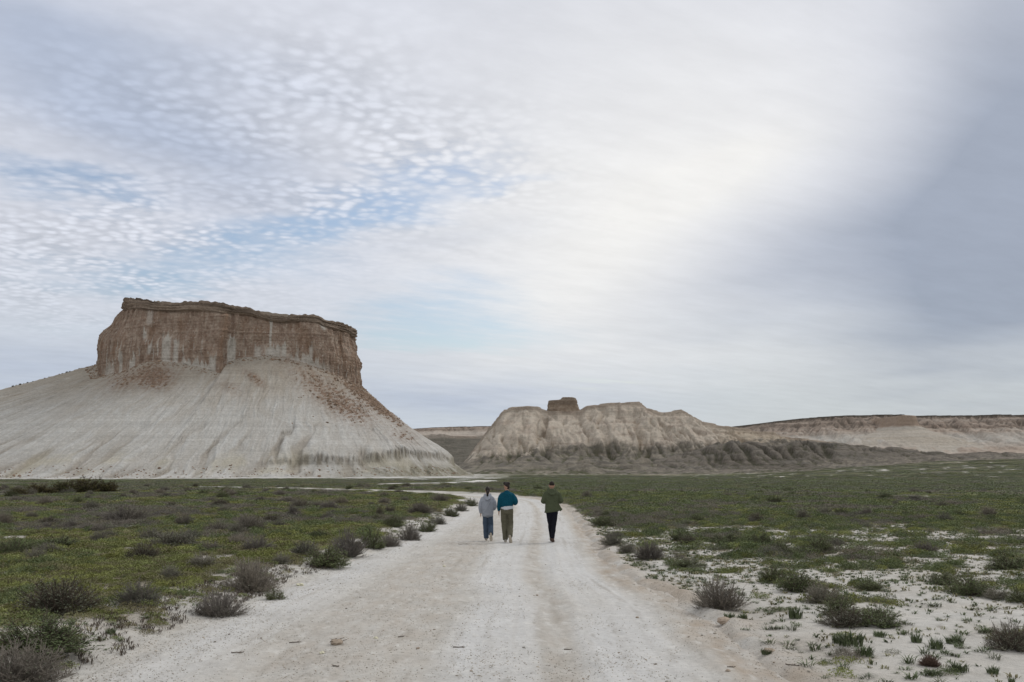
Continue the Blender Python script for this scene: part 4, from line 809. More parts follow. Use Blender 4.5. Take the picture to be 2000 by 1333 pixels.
HP = [herb_proto('herb', 100 + i, 260, .085, .36, M_herb) for i in range(3)] + [herb_proto('herb', 110 + i, 260, .08, .32, M_herb2) for i in range(3)] + \
     [herb_proto('grass_mat', 120 + i, 240, .14, .40, M_green, aspect=.2) for i in range(3)] + [herb_proto('dry_mat', 130 + i, 260, .16, .42, M_twig, aspect=.10) for i in range(2)] + [herb_proto('grey_mat', 140 + i, 260, .085, .40, M_grey, aspect=.3) for i in range(2)]
P_, Sc, Ix = [], [], []
for d0, d1, dens_, s0, s1, hz in ((8, 24, 38, .16, .38, .8), (24, 48, 19, .25, .5, .7), (48, 84, 6.5, .45, .85, .45), (84, 180, 1.8, .7, 1.5, .26), (180, 430, .30, 1.3, 3.2, .16), (430, 900, .03, 3, 8, .10)):
    A = R(76) * .5 * (d1 ** 2 - d0 ** 2); n = int(A * dens_); d = np.sqrt(rg.uniform(d0 ** 2, d1 ** 2, n)); a_ = rg.uniform(R(-38), R(38), n); x, y = d * np.sin(a_), d * np.cos(a_)
    e = edge_out(x, y); cv = cover(x, y, e); pp_ = CX + F_PX * x / y
    if d0 > 400: cv = cv * (1 - .85 * sst(520, 640, d) * (pp_ < 1000))
    m = (rg.uniform(0, 1, n) < cv) & (e > .25); x, y, e, d = x[m], y[m], e[m], d[m]; s_ = rg.uniform(s0, s1, len(x)) * (.75 + .5 * cv[m])
    kn = fbm(x / 3.5, y / 4.5, 3, 410) * .8 + .75 * fbm(x / 13, y / 30, 3, 411) - .08 * sst(40, 100, d); kr = rg.uniform(0, 1, len(x))
    ty = np.where(kn > .12, np.where(kr < .5, 0, 1), np.where(kn > -.12, np.where(kr < .45, 0, np.where(kr < .75, 2, 1)), np.where(kr < .45, 3, np.where(kr < .65, 1, 4))))
    ty = np.where((x > 0) & (kr > .62), np.where(kr > .8, 4, 2), ty); ty = np.where((d > 100) & (kr < .35), 4, ty)
    lo = np.array([0, 3, 6, 9, 11]); nn = np.array([3, 3, 3, 2, 2]); idx = lo[ty] + (rg.uniform(0, 1, len(x)) * nn[ty]).astype(int)
    z = ground_z(x, y, e) - .01; P_.append(np.stack([x, y, z], -1)); hh = s_ * hz * rg.uniform(.7, 1.25, len(x)) * np.where(ty == 2, 1.15, 1); Sc.append(np.stack([s_, s_, hh], -1)); Ix.append(idx)
P_, Sc, Ix = np.concatenate(P_), np.concatenate(Sc), np.concatenate(Ix); print('herbs', len(P_))
scatter('ground_herbs', HP, P_, rg.uniform(0, 6.28, len(P_)), Sc, Ix, 'low green and yellowish herbs covering the steppe')
# sprouts too many to count, on bare clay and along both road edges
n = 110000; d = np.sqrt(rg.uniform(64, 48 ** 2, n)); a_ = rg.uniform(R(-36), R(36), n); x, y = d * np.sin(a_), d * np.cos(a_); e = edge_out(x, y); cv = cover(x, y, e)
pr = np.where(x > 0, .12 + .95 * sst(12, 22, y), .35 * sst(1.6, .4, e) + .1) * sst(.05, .5, e) * (.35 + sst(-.2, .4, fbm(x / .9, y / .9, 2, 420))); m = (rg.uniform(0, 1, n) < pr) & (e > .15); x, y, e = x[m], y[m], e[m]; s_ = rg.uniform(.05, .15, len(x))
SP = [blade_proto('seedling', 150 + i, 11, .04, 1.0, .4, M_blade if i % 2 else M_herb2) for i in range(4)]
scatter('clay_sprouts', SP, np.stack([x, y, ground_z(x, y, e)], -1), rg.uniform(0, 6.28, len(x)), np.stack([s_ * 1.4, s_ * 1.4, s_ * rg.uniform(.3, .8, len(x))], -1), rg.integers(0, 4, len(x)), 'thin scattered sprouts on the bare clay'); print('sprouts', len(x))
# thin curled dry stalks at the near left edge of the road
n = 2600; y = rg.uniform(9.6, 24, n); x = -4.2 - rg.uniform(-.2, 1.5, n) + .02 * y; e = edge_out(x, y); m = (e > .1) & (fbm(x / .6, y / .6, 2, 421) > -.15); x, y, e = x[m], y[m], e[m]; s_ = rg.uniform(.08, .17, len(x))
ST = [blade_proto('stalk', 160 + i, 5, .035, 1.7, .3, M_twigd) for i in range(3)]
scatter('curled_stalks', ST, np.stack([x, y, ground_z(x, y, e)], -1), rg.uniform(0, 6.28, len(x)), np.stack([s_, s_, s_ * .9], -1), rg.integers(0, 3, len(x)), 'thin curled stalks at the left edge of the road')
# gravel on the road and its edges
RK = [rock_proto('pebble', 170 + i, M_peb, .6, .5, 7) for i in range(4)]
n = 150000; d = np.exp(rg.uniform(math.log(8.5), math.log(42), n)); a_ = rg.uniform(R(-36), R(36), n); x, y = d * np.sin(a_), d * np.cos(a_); e = edge_out(x, y); l_, s__, w_ = to_line(x, y, RL)
m = (e < 1.2) & (fbm(x / 1.1, y / 2.5, 3, 430) + .35 * (np.abs(e) < .35) + .3 * (l_ < -.2) > rg.uniform(-.2, .9, n)); x, y, e = x[m], y[m], e[m]; s_ = rg.uniform(.005, .020, len(x)) * np.where(rg.uniform(0, 1, len(x)) > .985, 2.2, 1)
l_, s__, w_ = to_line(x, y, RL); z = np.maximum(ground_z(x, y, e), road_rel(x, y, s__, l_, w_)); scatter('gravel', RK, np.stack([x, y, z + s_ * .1], -1), rg.uniform(0, 6.28, len(x)), np.stack([s_, s_ * .8, s_ * .8], -1), rg.integers(0, 4, len(x)), 'small stones and crumbs on the clay road'); print('gravel', len(x))

M_block = mat_plain('fallen_rock', (.27, .20, .15), .95, .3, 2, bump=.6, bd=.1, spec=.05, objvar=.35)
RKB = [rock_proto('block', 180 + i, M_block, .8, .6, 7) for i in range(3)]
# ------------------------------------------------------------------ clods, stones and twigs one can pick out
def top_z(x, y):
    x_, y_ = np.array([x]), np.array([y]); e = edge_out(x_, y_); l, s_, w = to_line(x_, y_, RL); g = ground_z(x_, y_, e)
    return float(max(g[0], road_rel(x_, y_, s_, l, w)[0])) if abs(l[0]) < w[0] + .8 else float(g[0])
def clod(p, py, w, h, mat, name, label, cat, seed, n=4):
    x, y = px2g(p, py, 0); s_ = y / F_PX; rng = np.random.default_rng(seed); V, Fq, b_ = [], [], 0
    for i in range(n):
        m = rock_proto('t', seed + i, mat, .9, .7, 12); co = np.empty(len(m.vertices) * 3, np.float32); m.vertices.foreach_get('co', co); co = co.reshape(-1, 3); k = 1 if i == 0 else rng.uniform(.35, .6)
        V.append(co * [k * w * s_, k * w * s_, k * h * s_ * 1.4] + (0 if i == 0 else rng.normal(size=3) * [w * s_ * .3, w * s_ * .3, 0])); Fq.append(grid_faces(8, 12, True) + b_); b_ += len(co); bpy.data.meshes.remove(m)
    me = mesh_np(name, np.concatenate(V), np.concatenate(Fq), smooth=False); o = link(name, me, mat, label=label, cat=cat); o.location = (x, y, top_z(x, y) + h * s_ * .25); return o
c1 = clod(668, 1246, 22, 11, M_clod, 'root_clod', 'brown clod of roots and earth on the left of the road', 'clod', 600)
rp = [(np.array([[0, 0, 0], [.03, .01, .03], [.08, .0, .045]]) * k + np.array([dx_, dy_, 0]), .006, .003) for k, dx_, dy_ in ((1, -.06, 0), (1.3, -.02, .02), (.9, .05, 0), (-1.0, .0, 0.02), (1.1, -.09, .03))]
rp = [(np.abs(P_2 * [0, 0, 1]) + P_2 * [1, 1, 0], a, b_) for P_2, a, b_ in rp]; V_, F_ = tubes(rp); link('root', mesh_np('root', V_, F_, smooth=False), M_twigd, parent=c1)
clod(1404, 1212, 28, 12, mat_plain('red_clod', (.40, .33, .27), .95, .4, 12, bump=.8, bd=.02, spec=.05), 'earth_clod', 'reddish brown earth clod at the right edge of the road', 'clod', 610)
clod(1485, 1272, 22, 9, M_clod, 'earth_clod', 'small brown clod under the bent grass tuft at the road edge', 'clod', 620, 3)
clod(595, 1138, 15, 5, M_stone, 'pale_stone', 'long pale yellowish stone lying at the left road edge', 'stone', 630, 1)
for i, (p, py, w) in enumerate(((742, 1236, 9), (822, 1252, 7), (1072, 1314, 7), (640, 1262, 10), (1238, 1196, 6), (1048, 1152, 5), (505, 1008, 6), (450, 1022, 5), (1408, 1300, 9), (870, 1102, 6))):
    clod(p, py, w, w * .5, M_clod if i % 3 else M_stone, 'stone', ['brown crumb of clay on the left half of the road', 'small stone right of the brown root clod', 'small stone at the bottom of the road centre', 'clay crumb beside the root clod', 'small stone near the right road edge', 'tiny stone in the road centre',
         'white stone in the herbs right of the domed purple shrub', 'white stone in the herbs left of the domed purple shrub', 'flat crumb at the lower right road edge', 'small crumb on the left wheel track'][i], 'stone', 640 + 7 * i, 1)
TW = [(550, 1106, 20, 10, 'thin twig lying across the left road edge'), (900, 1252, 24, 0, 'small dark twig in the middle of the road'), (1107, 1251, 16, -5, 'short twig on the right wheel track'), (790, 1231, 14, 30, 'thin twig on the tan left part of the road'), (668, 1288, 16, -20, 'twig below the root clod'),
      (590, 1240, 26, 12, 'long crooked twig left of the root clod'), (1414, 1292, 16, 0, 'dark sliver of wood at the lower right of the road'), (908, 1060, 22, 0, 'thin twig left behind the walking woman'), (480, 1262, 24, 8, 'twig near the bottom left road edge'), (1530, 1300, 26, -30, 'crooked twig on the clay right of the road')]
for i, (p, py, w, an_, lb) in enumerate(TW):
    x, y = px2g(p, py, 0); s_ = y / F_PX * w; rng = np.random.default_rng(700 + i); k = np.linspace(-.5, .5, 6)[:, None]
    P_2 = np.array([math.cos(R(an_)), math.sin(R(an_)), 0]) * k * s_ + rng.normal(size=(6, 3)) * [.05 * s_, .05 * s_, .02 * s_]; P_2[:, 2] = np.abs(P_2[:, 2]) + .006
    q_ = P_2[3] + np.array([.2, .2, .06]) * s_ * np.linspace(0, 1, 3)[:, None]; V_, F_ = tubes([(P_2, .007, .004), (q_, .004, .002)], 4)
    o = link('twig', mesh_np('twig', V_, F_, smooth=False), M_twigd, label=lb, cat='twig'); o.location = (x, y, top_z(x, y))
# bushes and boulders on the skyline of the mesa's left shoulder, rubble at its foot

# scraps of dark scrub and blocks along the skyline of the mesa's left shoulder
rg2 = np.random.default_rng(9); BP = []
sk = np.argmax(slopeV[:, :, 2] * 0 + (HY - F_PX * (slopeV[:, :, 2] - CAM_H) / slopeV[:, :, 1] < 0), 0)
pS = CX + F_PX * slopeV[..., 0] / slopeV[..., 1]; yS = HY - F_PX * (slopeV[..., 2] - CAM_H) / slopeV[..., 1]
for p, w in ((22, 3.2), (30, 2.6), (36, 3.4), (44, 2.0), (52, 2.2), (60, 1.6), (83, 2.2), (92, 1.5), (112, 1.8), (118, 2.4), (126, 3.6), (132, 2.8), (150, 1.4), (741, 1.6), (765, 2.0), (796, 1.8)):
    m = np.abs(pS - p) < 1.5; m &= (slopeV[..., 1] > 600) & (slopeV[..., 1] < 1000); q = np.argmin(np.where(m, yS, 1e9)); v = slopeV.reshape(-1, 3)[q]; BP.append((v[0], v[1], v[2], w))
for i, (a, b_, c, w) in enumerate(BP):
    o = link('ridge_shrub' if i < 13 else 'boulder', PR['dark'][i % 2][0] if i < 13 else RKB[i % 3], None, label=('dark scrub clump on the skyline of the mesa left shoulder' if i < 13 else 'brown boulder on the skyline of the mesa right slope'), cat='shrub' if i < 13 else 'boulder', group='scrub on the mesa left shoulder' if i < 13 else 'boulders on the mesa right slope')
    o.location = (a, b_, c - .2 * w); o.scale = (w, w, w * .55); o.rotation_euler = (0, 0, i * 1.3)
    if i < 13: link('foliage', PR['dark'][i % 2][1], None, parent=o)
# fallen blocks on the talus, too many to count
m = (deb > .45) & (rg2.uniform(0, 1, deb.shape) < .05); m |= (rg2.uniform(0, 1, deb.shape) < .0020) & (TT < .5) & (uu[None, :] < 19) & (ps > 560); m |= (rg2.uniform(0, 1, deb.shape) < .012) & (TT > .84) & (TT < .98) & (uu[None, :] < 19); m |= (rg2.uniform(0, 1, deb.shape) < .04) & (TT < .03) & (uu[None, :] < 19)
q = slopeV[m]; n = len(q); s_ = rg2.uniform(.5, 1.3, n) * np.where(rg2.uniform(0, 1, n) > .93, 2.0, 1)
scatter('talus_blocks', RKB, q, rg2.uniform(0, 6.28, n), np.stack([s_ * 1.3, s_, s_], -1), rg2.integers(0, 3, n), 'fallen brown blocks and rubble on the mesa slopes'); print('blocks', n)
# ------------------------------------------------------------------ people
def cloth(name, colr, var=.16, scale=9, bump=.8):
    return mat_plain(name, colr, .92, var, scale, bump=bump, bd=.05, spec=.1)
SKIN = mat_plain('skin', (.40, .235, .17), .6, .08, 8, spec=.3); HAIR = mat_plain('dark_hair', (.018, .013, .011), .6, .4, 30, bump=.7, bd=.01, spec=.35)
def loft(P_, rr, side=(1, 0, 0), n=16):
    P_ = np.array(P_, float); rr = np.array(rr, float); rr = rr if rr.ndim == 2 else np.stack([rr, rr], -1)
    k = np.linspace(0, 1, len(P_)); kk = np.linspace(0, 1, len(P_) * 4); 
    P_ = np.stack([np.interp(kk, k, P_[:, i]) for i in range(3)], -1); rr = np.stack([np.interp(kk, k, rr[:, i]) for i in range(2)], -1)
    for _ in range(2): P_[1:-1] = (P_[:-2] + 2 * P_[1:-1] + P_[2:]) / 4; rr[1:-1] = (rr[:-2] + 2 * rr[1:-1] + rr[2:]) / 4
    d = np.gradient(P_, axis=0); d /= np.linalg.norm(d, axis=1)[:, None] + 1e-9; b_ = np.cross(d, np.array(side, float)); b_ /= np.linalg.norm(b_, axis=1)[:, None] + 1e-9; a = np.cross(b_, d)
    an = np.arange(n) * 2 * math.pi / n; V = P_[:, None] + a[:, None] * (rr[:, :1, None] * np.cos(an)[None, :, None]) + b_[:, None] * (rr[:, 1:, None] * np.sin(an)[None, :, None])
    Fq = grid_faces(len(P_), n, True); V = V.reshape(-1, 3); c0, c1 = len(V), len(V) + 1; V = np.concatenate([V, P_[:1] - d[:1] * rr[0].min() * .5, P_[-1:] + d[-1:] * rr[-1].min() * .5])
    j = np.arange(n); j2 = (j + 1) % n; L = (len(P_) - 1) * n
    caps = np.concatenate([np.stack([j2, j, c0 + 0 * j, c0 + 0 * j], -1), np.stack([L + j, L + j2, c1 + 0 * j, c1 + 0 * j], -1)])
    return V, Fq.tolist() + [[int(q) for q in f[:3]] for f in caps]
def ball(c_, r, n=16):
    k = np.linspace(-1, 1, 9); c_ = np.array(c_, float); r = np.array(r, float) * np.ones(3); q = np.sqrt(np.maximum(1 - k ** 2, .03)); return loft(c_ + np.array([0, 0, 1]) * k[:, None] * r[2], np.stack([q * r[0], q * r[1]], -1), n=n)
def join(name, parts_, mat, parent, voxel=.012, smooth=4, label=None, wrinkle=0.0):
    V, Fq, b_ = [], [], 0
    for v, f in parts_: V += v.tolist(); Fq += [[q + b_ for q in ff] for ff in f]; b_ += len(v)
    me = bpy.data.meshes.new(name); me.from_pydata(V, [], Fq); me.update(); o = link(name, me, mat, parent=parent, label=label)
    rm = o.modifiers.new('remesh', 'REMESH'); rm.mode = 'VOXEL'; rm.voxel_size = voxel; rm.use_smooth_shade = True
    sm = o.modifiers.new('smooth', 'SMOOTH'); sm.iterations = smooth; sm.factor = .5
    if wrinkle:
        tx = bpy.data.textures.new('folds', 'CLOUDS'); tx.noise_scale = .13; tx.noise_depth = 2; dm = o.modifiers.new('folds', 'DISPLACE'); dm.texture = tx; dm.strength = wrinkle; dm.mid_level = .5; dm.texture_coords = 'GLOBAL'
    return o
def hand(w, dirv, palm_n, k=1.0, curl=.5):
    """palm and five separate bent fingers starting at the wrist w"""
    w = np.array(w, float); d = np.array(dirv, float); d /= np.linalg.norm(d); nrm_ = np.array(palm_n, float); nrm_ -= d * nrm_.dot(d); nrm_ /= np.linalg.norm(nrm_); s_ = np.cross(d, nrm_); out_ = []
    out_.append(loft([w, w + d * .045 * k, w + d * .09 * k], [(.026 * k, .019 * k), (.038 * k, .017 * k), (.040 * k, .014 * k)], side=s_))
    for i, (o_, L) in enumerate(((-.030, .066), (-.010, .076), (.010, .072), (.029, .058))):
        a = w + d * .085 * k + s_ * o_ * k; b_ = a + (d + nrm_ * curl * .4) / 1.08 * L * .5 * k; c_ = b_ + (d * (1 - curl * .5) + nrm_ * curl) * L * .5 * k; out_.append(loft([a - d * .02 * k, a, b_, c_], [.0095 * k, .0095 * k, .009 * k, .007 * k], side=s_, n=8))
    a = w + d * .03 * k - s_ * .026 * k; out_.append(loft([a, a + (d * .6 - s_ * .7 + nrm_ * .2) * .035 * k, a + (d * 1.5 - s_ * .7 + nrm_ * .5) * .045 * k], [.013 * k, .011 * k, .008 * k], side=nrm_, n=8)); return out_
def shoe(parent, ankle, toe_dir, up, L, mat, sole_mat, w=.048):
    a = np.array(ankle, float); t_ = np.array(toe_dir, float); t_ /= np.linalg.norm(t_); u = np.array(up, float); u -= t_ * u.dot(t_); u /= np.linalg.norm(u); sd_ = np.cross(t_, u)
    heel = a - t_ * L * .22 - u * .062
    ks = [0, .08, .3, .55, .8, .95, 1.0]; ws = [.55, .78, .72, .92, 1.0, .75, .4]; hs = [.030, .048, .050, .038, .026, .020, .012]
    up_ = [(heel + t_ * L * q + u * (h_ * .8 + .006)).tolist() for q, h_ in zip(ks, hs)]; pt = [loft(up_, [(w * a_, h_) for a_, h_ in zip(ws, hs)], side=sd_), loft([a - u * .03, a + u * .035], [(.042, .05), (.040, .046)], side=sd_)]
    o = join('shoe', pt, mat, parent, .008, 3); so = [(heel + t_ * L * q + u * .002).tolist() for q in ks]; join('sole', [loft(so, [(w * a_ * 1.06, .012) for a_ in ws], side=sd_)], sole_mat, o, .008, 2)
def person(x, y, k, spec, label, rz=0):
    r = bpy.data.objects.new('person', None); COL.objects.link(r); r['label'] = label; r['category'] = 'person'; z = top_z(x, y); r.location = (x, y, z + .004); r.rotation_euler = (0, 0, rz); r.scale = (k,) * 3
    g = spec; yaw = R(g.get('yaw', 0)); hc = np.array(g.get('head', (0, .03, 1.66))) + [0, .005, -.022]; f = np.array([-math.sin(yaw), math.cos(yaw), 0]); s_ = np.array([math.cos(yaw), math.sin(yaw), 0])
    body = [ball(hc, (.077, .092, .112)), loft([hc + f * .01 + [0, 0, -.05], hc + f * .035 + [0, 0, -.105]], [(.055, .06), (.035, .035)]), loft([(0, 0, 1.44), hc + [0, -.012, -.07]], [(.056, .058), (.05, .052)])]
    body += [loft([hc + f * .08 + [0, 0, .03], hc + f * .104 + [0, 0, -.025], hc + f * .085 + [0, 0, -.035]], [.008, .014, .010]), loft([hc + f * .085 - s_ * .022 + [0, 0, -.06], hc + f * .085 + s_ * .022 + [0, 0, -.06]], [.006, .006], side=(0, 0, 1))]
    for q in (-1, 1): body += [loft([hc + s_ * q * .072 + [0, 0, .022], hc + s_ * q * .084 - f * .01 + [0, 0, .005], hc + s_ * q * .074 + [0, 0, -.03]], [(.008, .014), (.010, .018), (.007, .010)], side=s_)]
    body += [loft([(0, 0, .92), (0, 0, 1.0), (0, 0.0, 1.12), (0, .0, 1.28), (0, -.01, 1.40), (0, -.01, 1.47)], [(.155, .105), (.165, .11), (.135, .095), (.145, .10), (.12, .08), (.06, .055)])]
    for sd_ in ('L', 'R'):
        sh, elb, wr, hd, pn_ = g['arm' + sd_]; sh = (sh[0] * .72, sh[1], sh[2] - .045); body += [loft([sh, elb], [.042, .036]), loft([elb, wr], [.04, .027])] + hand(wr, hd, pn_, .95)
        hp, kn, an_ = g['leg' + sd_]; body += [loft([hp, kn], [.085, .055]), loft([kn, np.array(kn) * .6 + np.array(an_) * .4 + [0, -.01, 0], an_], [.052, .055, .036])]
    join('body', body, SKIN, r, .0085, 3)
    return r, hc, f, s_
def eyes(r, hc, f, s_):
    for q in (-1, 1): join('eye', [ball(hc + f * .079 + s_ * q * .030 + [0, 0, .012], (.012, .012, .009), 10)], HAIR, r, .004, 1)
def legs_cloth(r, g, mat, name, wst, wide, kneew, hem, drop, belt=.98):
    pt = [loft([(0, 0, belt - .13), (0, 0, belt - .02), (0, 0, belt + .03)], [(wst * 1.08, .118), (wst, .105), (wst * .95, .1)])]
    for sd_ in ('L', 'R'):
        hp, kn, an_ = (np.array(q, float) for q in g['leg' + sd_]); sh_ = (kn - an_); sh_ /= np.linalg.norm(sh_); end = an_ + sh_ * drop
        pt.append(loft([hp + [0, 0, .02], hp * .55 + kn * .45, kn, kn * .45 + end * .55, end, end - sh_ * .01], [(wide, wide * 1.12), (wide * .93, wide), (kneew, kneew * 1.02), ((kneew + hem) / 2, (kneew + hem) / 2 + .006), (hem, hem * 1.15), (hem * .97, hem * 1.1)], n=20))
    return join(name, pt, mat, r, .0115, 2, wrinkle=.024)
road_y = lambda py: px2g(0, py)[1]
# left: woman in a grey hoodie and blue trousers
g1 = dict(head=(.0, .03, 1.665), yaw=6, armL=((-.165, 0, 1.39), (-.225, -.05, 1.12), (-.225, .02, .885), (-.02, .15, -1), (1, 0, 0)), armR=((.165, 0, 1.39), (.235, -.02, 1.13), (.17, .20, 1.0), (-.3, 1, .1), (-1, 0, 0)),
          legL=((-.075, 0, .93), (-.065, .06, .50), (-.04, .02, .10)), legR=((.085, 0, .93), (.10, .07, .50), (.115, -.27, .25)))
x, y = px2g(953, 1053); r1, hc, f, s_ = person(x, y, .915, g1, 'woman with a dark ponytail in a pale grey hoodie and blue trousers, leftmost walker'); eyes(r1, hc, f, s_)
HOOD = cloth('grey_hoodie_cloth', (.32, .345, .40)); 
hd_ = join('hoodie', [loft([(0, 0, .80), (0, 0, .86), (0, 0, 1.02), (0, -.01, 1.22), (0, -.015, 1.36), (0, -.01, 1.45), (0, 0, 1.50)], [(.178, .135), (.188, .150), (.198, .155), (.198, .15), (.188, .13), (.12, .10), (.07, .07)], n=24),
                      loft([(-.10, 0, 1.42), (-.155, -.005, 1.37), (-.20, -.02, 1.28), (-.235, -.05, 1.12), (-.235, .0, .98), (-.23, .02, .90)], [.05, .070, .072, .070, .06, .042]), loft([(.10, 0, 1.42), (.155, -.005, 1.37), (.205, -.01, 1.28), (.24, -.02, 1.12), (.21, .10, 1.03), (.175, .19, 1.0)], [.05, .070, .072, .073, .06, .045])], HOOD, r1, .012, 3, wrinkle=.024)
join('hood', [loft([(-.085, .03, 1.52), (-.10, -.05, 1.455), (-.06, -.11, 1.375), (0, -.13, 1.32), (.06, -.11, 1.375), (.10, -.05, 1.455), (.085, .03, 1.52)], [(.015, .03), (.025, .045), (.035, .055), (.045, .07), (.035, .055), (.025, .045), (.015, .03)], side=(0, 0, 1))], HOOD, r1, .010, 3, wrinkle=.02)
join('hem_band', [loft([(0, 0, .795), (0, 0, .84)], [(.180, .137), (.184, .140)], n=28)], cloth('hoodie_rib', (.25, .27, .31)), r1, .010, 1)
tr = legs_cloth(r1, g1, cloth('blue_trouser_cloth', (.060, .085, .125), .25, 9), 'trousers', .165, .098, .088, .082, .005, .93)
PL = [(.13, .02, 1.46), (.12, -.115, 1.37), (.03, -.185, 1.18), (-.07, -.19, 1.02), (-.16, -.15, .90), (-.19, -.02, .88)]; V_, F_ = tubes([(np.array([np.interp(np.linspace(0, 5, 22), range(6), [q[i] for q in PL]) for i in range(3)]).T, .007, .007)], 6)
link('shoulder_strap', mesh_np('shoulder_strap', V_, F_), cloth('strap_cloth', (.40, .42, .47)), r1)
join('hair', [ball(hc + [0, -.010, .022], (.082, .092, .102)), loft([hc + [0, -.07, -.02], hc + [0, -.055, -.09], hc + [0, -.05, -.13]], [(.06, .03), (.05, .035), (.03, .02)]), loft([hc + [0, -.085, .0], hc + [-.003, -.135, -.05], hc + [-.005, -.14, -.13], hc + [-.003, -.125, -.21], hc + [0, -.12, -.25]], [.024, .030, .034, .028, .012])], HAIR, r1, .008, 2, wrinkle=.012)
SO, SH1 = cloth('pale_sole', (.46, .41, .34), .1), cloth('pale_canvas', (.34, .32, .30), .1)
shoe(r1, (-.04, .02, .085), (-.05, 1, 0), (0, 0, 1), .265, SH1, SO); shoe(r1, (.115, -.27, .235), (.05, .28, -1), (0, 1, .25), .265, SH1, SO, .052)
# middle: man in a teal sweater and olive trousers, face turned left
g2 = dict(head=(-.01, .03, 1.665), yaw=42, armL=((-.175, 0, 1.41), (-.215, -.03, 1.13), (-.235, .06, .89), (-.05, .25, -1), (1, 0, 0)), armR=((.175, 0, 1.41), (.265, -.03, 1.19), (.22, .20, 1.12), (-.2, 1, .1), (-1, 0, 0)),
          legL=((-.09, 0, .95), (-.07, .05, .50), (-.035, -.02, .095)), legR=((.09, 0, .95), (.105, .08, .50), (.095, -.25, .20)))
x, y = px2g(990, 1055.5); r2, hc, f, s_ = person(x, y, .99, g2, 'man in a teal sweater and wide olive trousers, middle walker with his face turned left'); eyes(r2, hc, f, s_)
TEAL = cloth('teal_sweater_cloth', (.006, .070, .112), .15)
join('sweater', [loft([(0, 0, 1.03), (0, 0, 1.07), (0, 0, 1.20), (0, -.01, 1.34), (0, -.015, 1.41), (0, -.01, 1.47), (0, 0, 1.50)], [(.170, .125), (.188, .135), (.198, .14), (.198, .13), (.178, .115), (.11, .085), (.065, .065)], n=24),
                 loft([(-.10, 0, 1.435), (-.155, 0, 1.39), (-.195, -.01, 1.30), (-.225, -.03, 1.14), (-.235, .03, .99), (-.238, .055, .92)], [.045, .062, .068, .066, .058, .042]), loft([(.10, 0, 1.435), (.16, -.005, 1.39), (.215, -.02, 1.31), (.27, -.03, 1.19), (.25, .08, 1.14), (.225, .18, 1.12)], [.045, .064, .072, .076, .064, .045])], TEAL, r2, .012, 3, wrinkle=.024)
join('shirt', [loft([(.02, 0, .965), (.01, 0, 1.03), (0, 0, 1.10)], [(.186, .135), (.180, .132), (.17, .125)], n=24)], cloth('white_shirt_cloth', (.55, .57, .62), .05), r2, .010, 2, wrinkle=.012)
legs_cloth(r2, g2, cloth('olive_trouser_cloth', (.115, .108, .078), .12), 'trousers', .172, .102, .090, .078, -.005, .965)
join('hair', [ball(hc - f * .012 + [0, 0, .035], (.084, .095, .095)), loft([hc - f * .06 + [0, 0, .0], hc - f * .055 + [0, 0, -.075]], [(.065, .04), (.05, .03)]), ball(hc + f * .02 + [-.02, 0, .080], (.066, .066, .056)), ball(hc - f * .03 + [.03, 0, .082], (.062, .062, .052)), ball(hc + f * .055 + [-.01, 0, .078], (.052, .042, .042))], HAIR, r2, .008, 1, wrinkle=.024)
shoe(r2, (-.035, -.02, .080), (-.03, 1, 0), (0, 0, 1), .285, SH1, SO); shoe(r2, (.095, -.25, .19), (.14, .55, -.85), (0, .8, .5), .285, SH1, SO, .052)
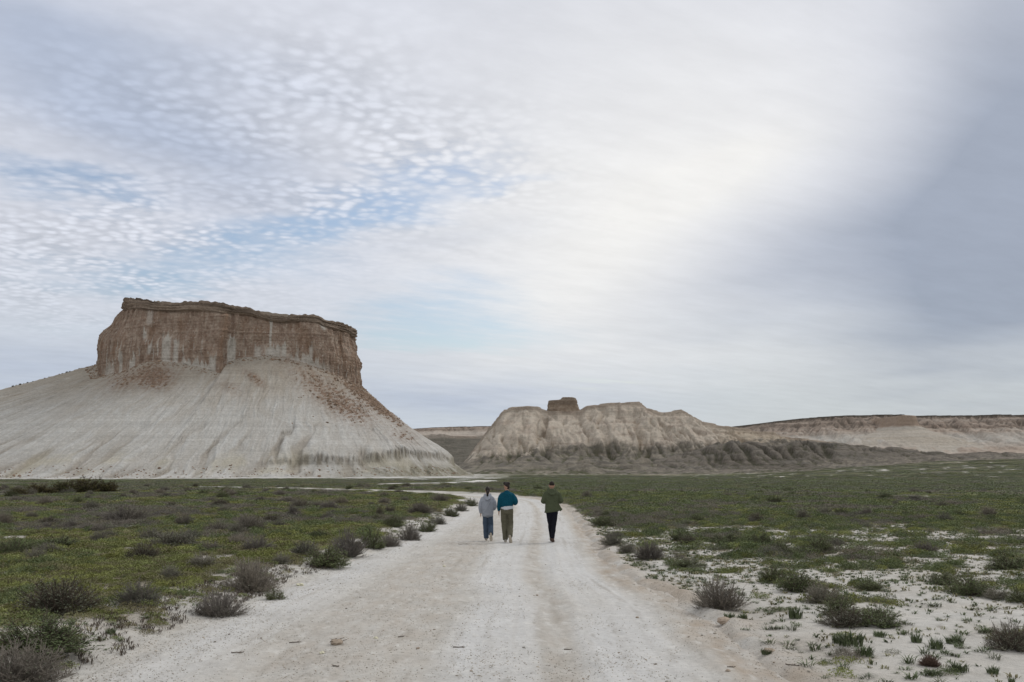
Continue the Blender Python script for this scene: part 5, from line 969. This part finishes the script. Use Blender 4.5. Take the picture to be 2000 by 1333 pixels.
# right: man in a green hooded jacket and black trousers
g3 = dict(head=(.0, .045, 1.655), yaw=0, armL=((-.18, 0, 1.42), (-.25, -.02, 1.17), (-.16, .22, 1.16), (.4, 1, .1), (0, 0, 1)), armR=((.18, 0, 1.42), (.27, -.02, 1.18), (.16, .22, 1.17), (-.4, 1, .1), (0, 0, 1)),
          legL=((-.085, 0, .94), (-.045, .12, .51), (-.01, .26, .10)), legR=((.085, 0, .94), (.055, .02, .50), (.012, -.08, .095)))
x, y = px2g(1077, 1056); r3, hc, f, s_ = person(x, y, 1.005, g3, 'man in a green hooded jacket and black trousers, rightmost walker, apart from the other two'); eyes(r3, hc, f, s_)
GRN = cloth('green_jacket_cloth', (.080, .094, .058), .15)
join('jacket', [loft([(.02, 0, .885), (.01, 0, .95), (0, 0, 1.12), (0, -.01, 1.30), (0, -.015, 1.40), (0, -.01, 1.48), (0, 0, 1.52)], [(.245, .155), (.215, .145), (.195, .135), (.21, .135), (.205, .12), (.12, .10), (.08, .08)], n=26),
                loft([(.10, -.03, 1.15), (.20, -.04, .98), (.285, -.03, .915)], [(.08, .05), (.07, .03), (.05, .008)]), loft([(-.11, 0, 1.45), (-.165, 0, 1.40), (-.21, -.01, 1.31), (-.262, -.02, 1.17), (-.23, .09, 1.15), (-.18, .20, 1.16)], [.05, .065, .070, .070, .06, .045]), loft([(.11, 0, 1.45), (.165, 0, 1.40), (.22, -.01, 1.32), (.28, -.02, 1.18), (.24, .09, 1.16), (.18, .20, 1.17)], [.05, .065, .070, .072, .06, .045])], GRN, r3, .012, 3, wrinkle=.024)
join('hood', [loft([(-.09, .03, 1.55), (-.12, -.04, 1.49), (-.085, -.10, 1.41), (0, -.125, 1.36), (.085, -.10, 1.41), (.12, -.04, 1.49), (.09, .03, 1.55)], [(.015, .03), (.024, .04), (.035, .05), (.045, .065), (.035, .05), (.024, .04), (.015, .03)], side=(0, 0, 1))], GRN, r3, .010, 3, wrinkle=.02)
legs_cloth(r3, g3, cloth('black_trouser_cloth', (.012, .013, .020), .2), 'trousers', .165, .098, .070, .053, .03, .95)
join('hair', [ball(hc + [0, -.012, .035], (.080, .090, .086))], mat_plain('short_dark_hair', (.022, .016, .013), .8, .3, 60, bump=.5, bd=.005), r3, .008, 1)
SH3 = cloth('brown_shoe_leather', (.085, .058, .048), .1); shoe(r3, (-.01, .26, .085), (0, 1, .15), (0, -.15, 1), .29, SH3, SH3); shoe(r3, (.018, -.08, .082), (.05, 1, -.06), (0, .06, 1), .29, SH3, SH3, .055)
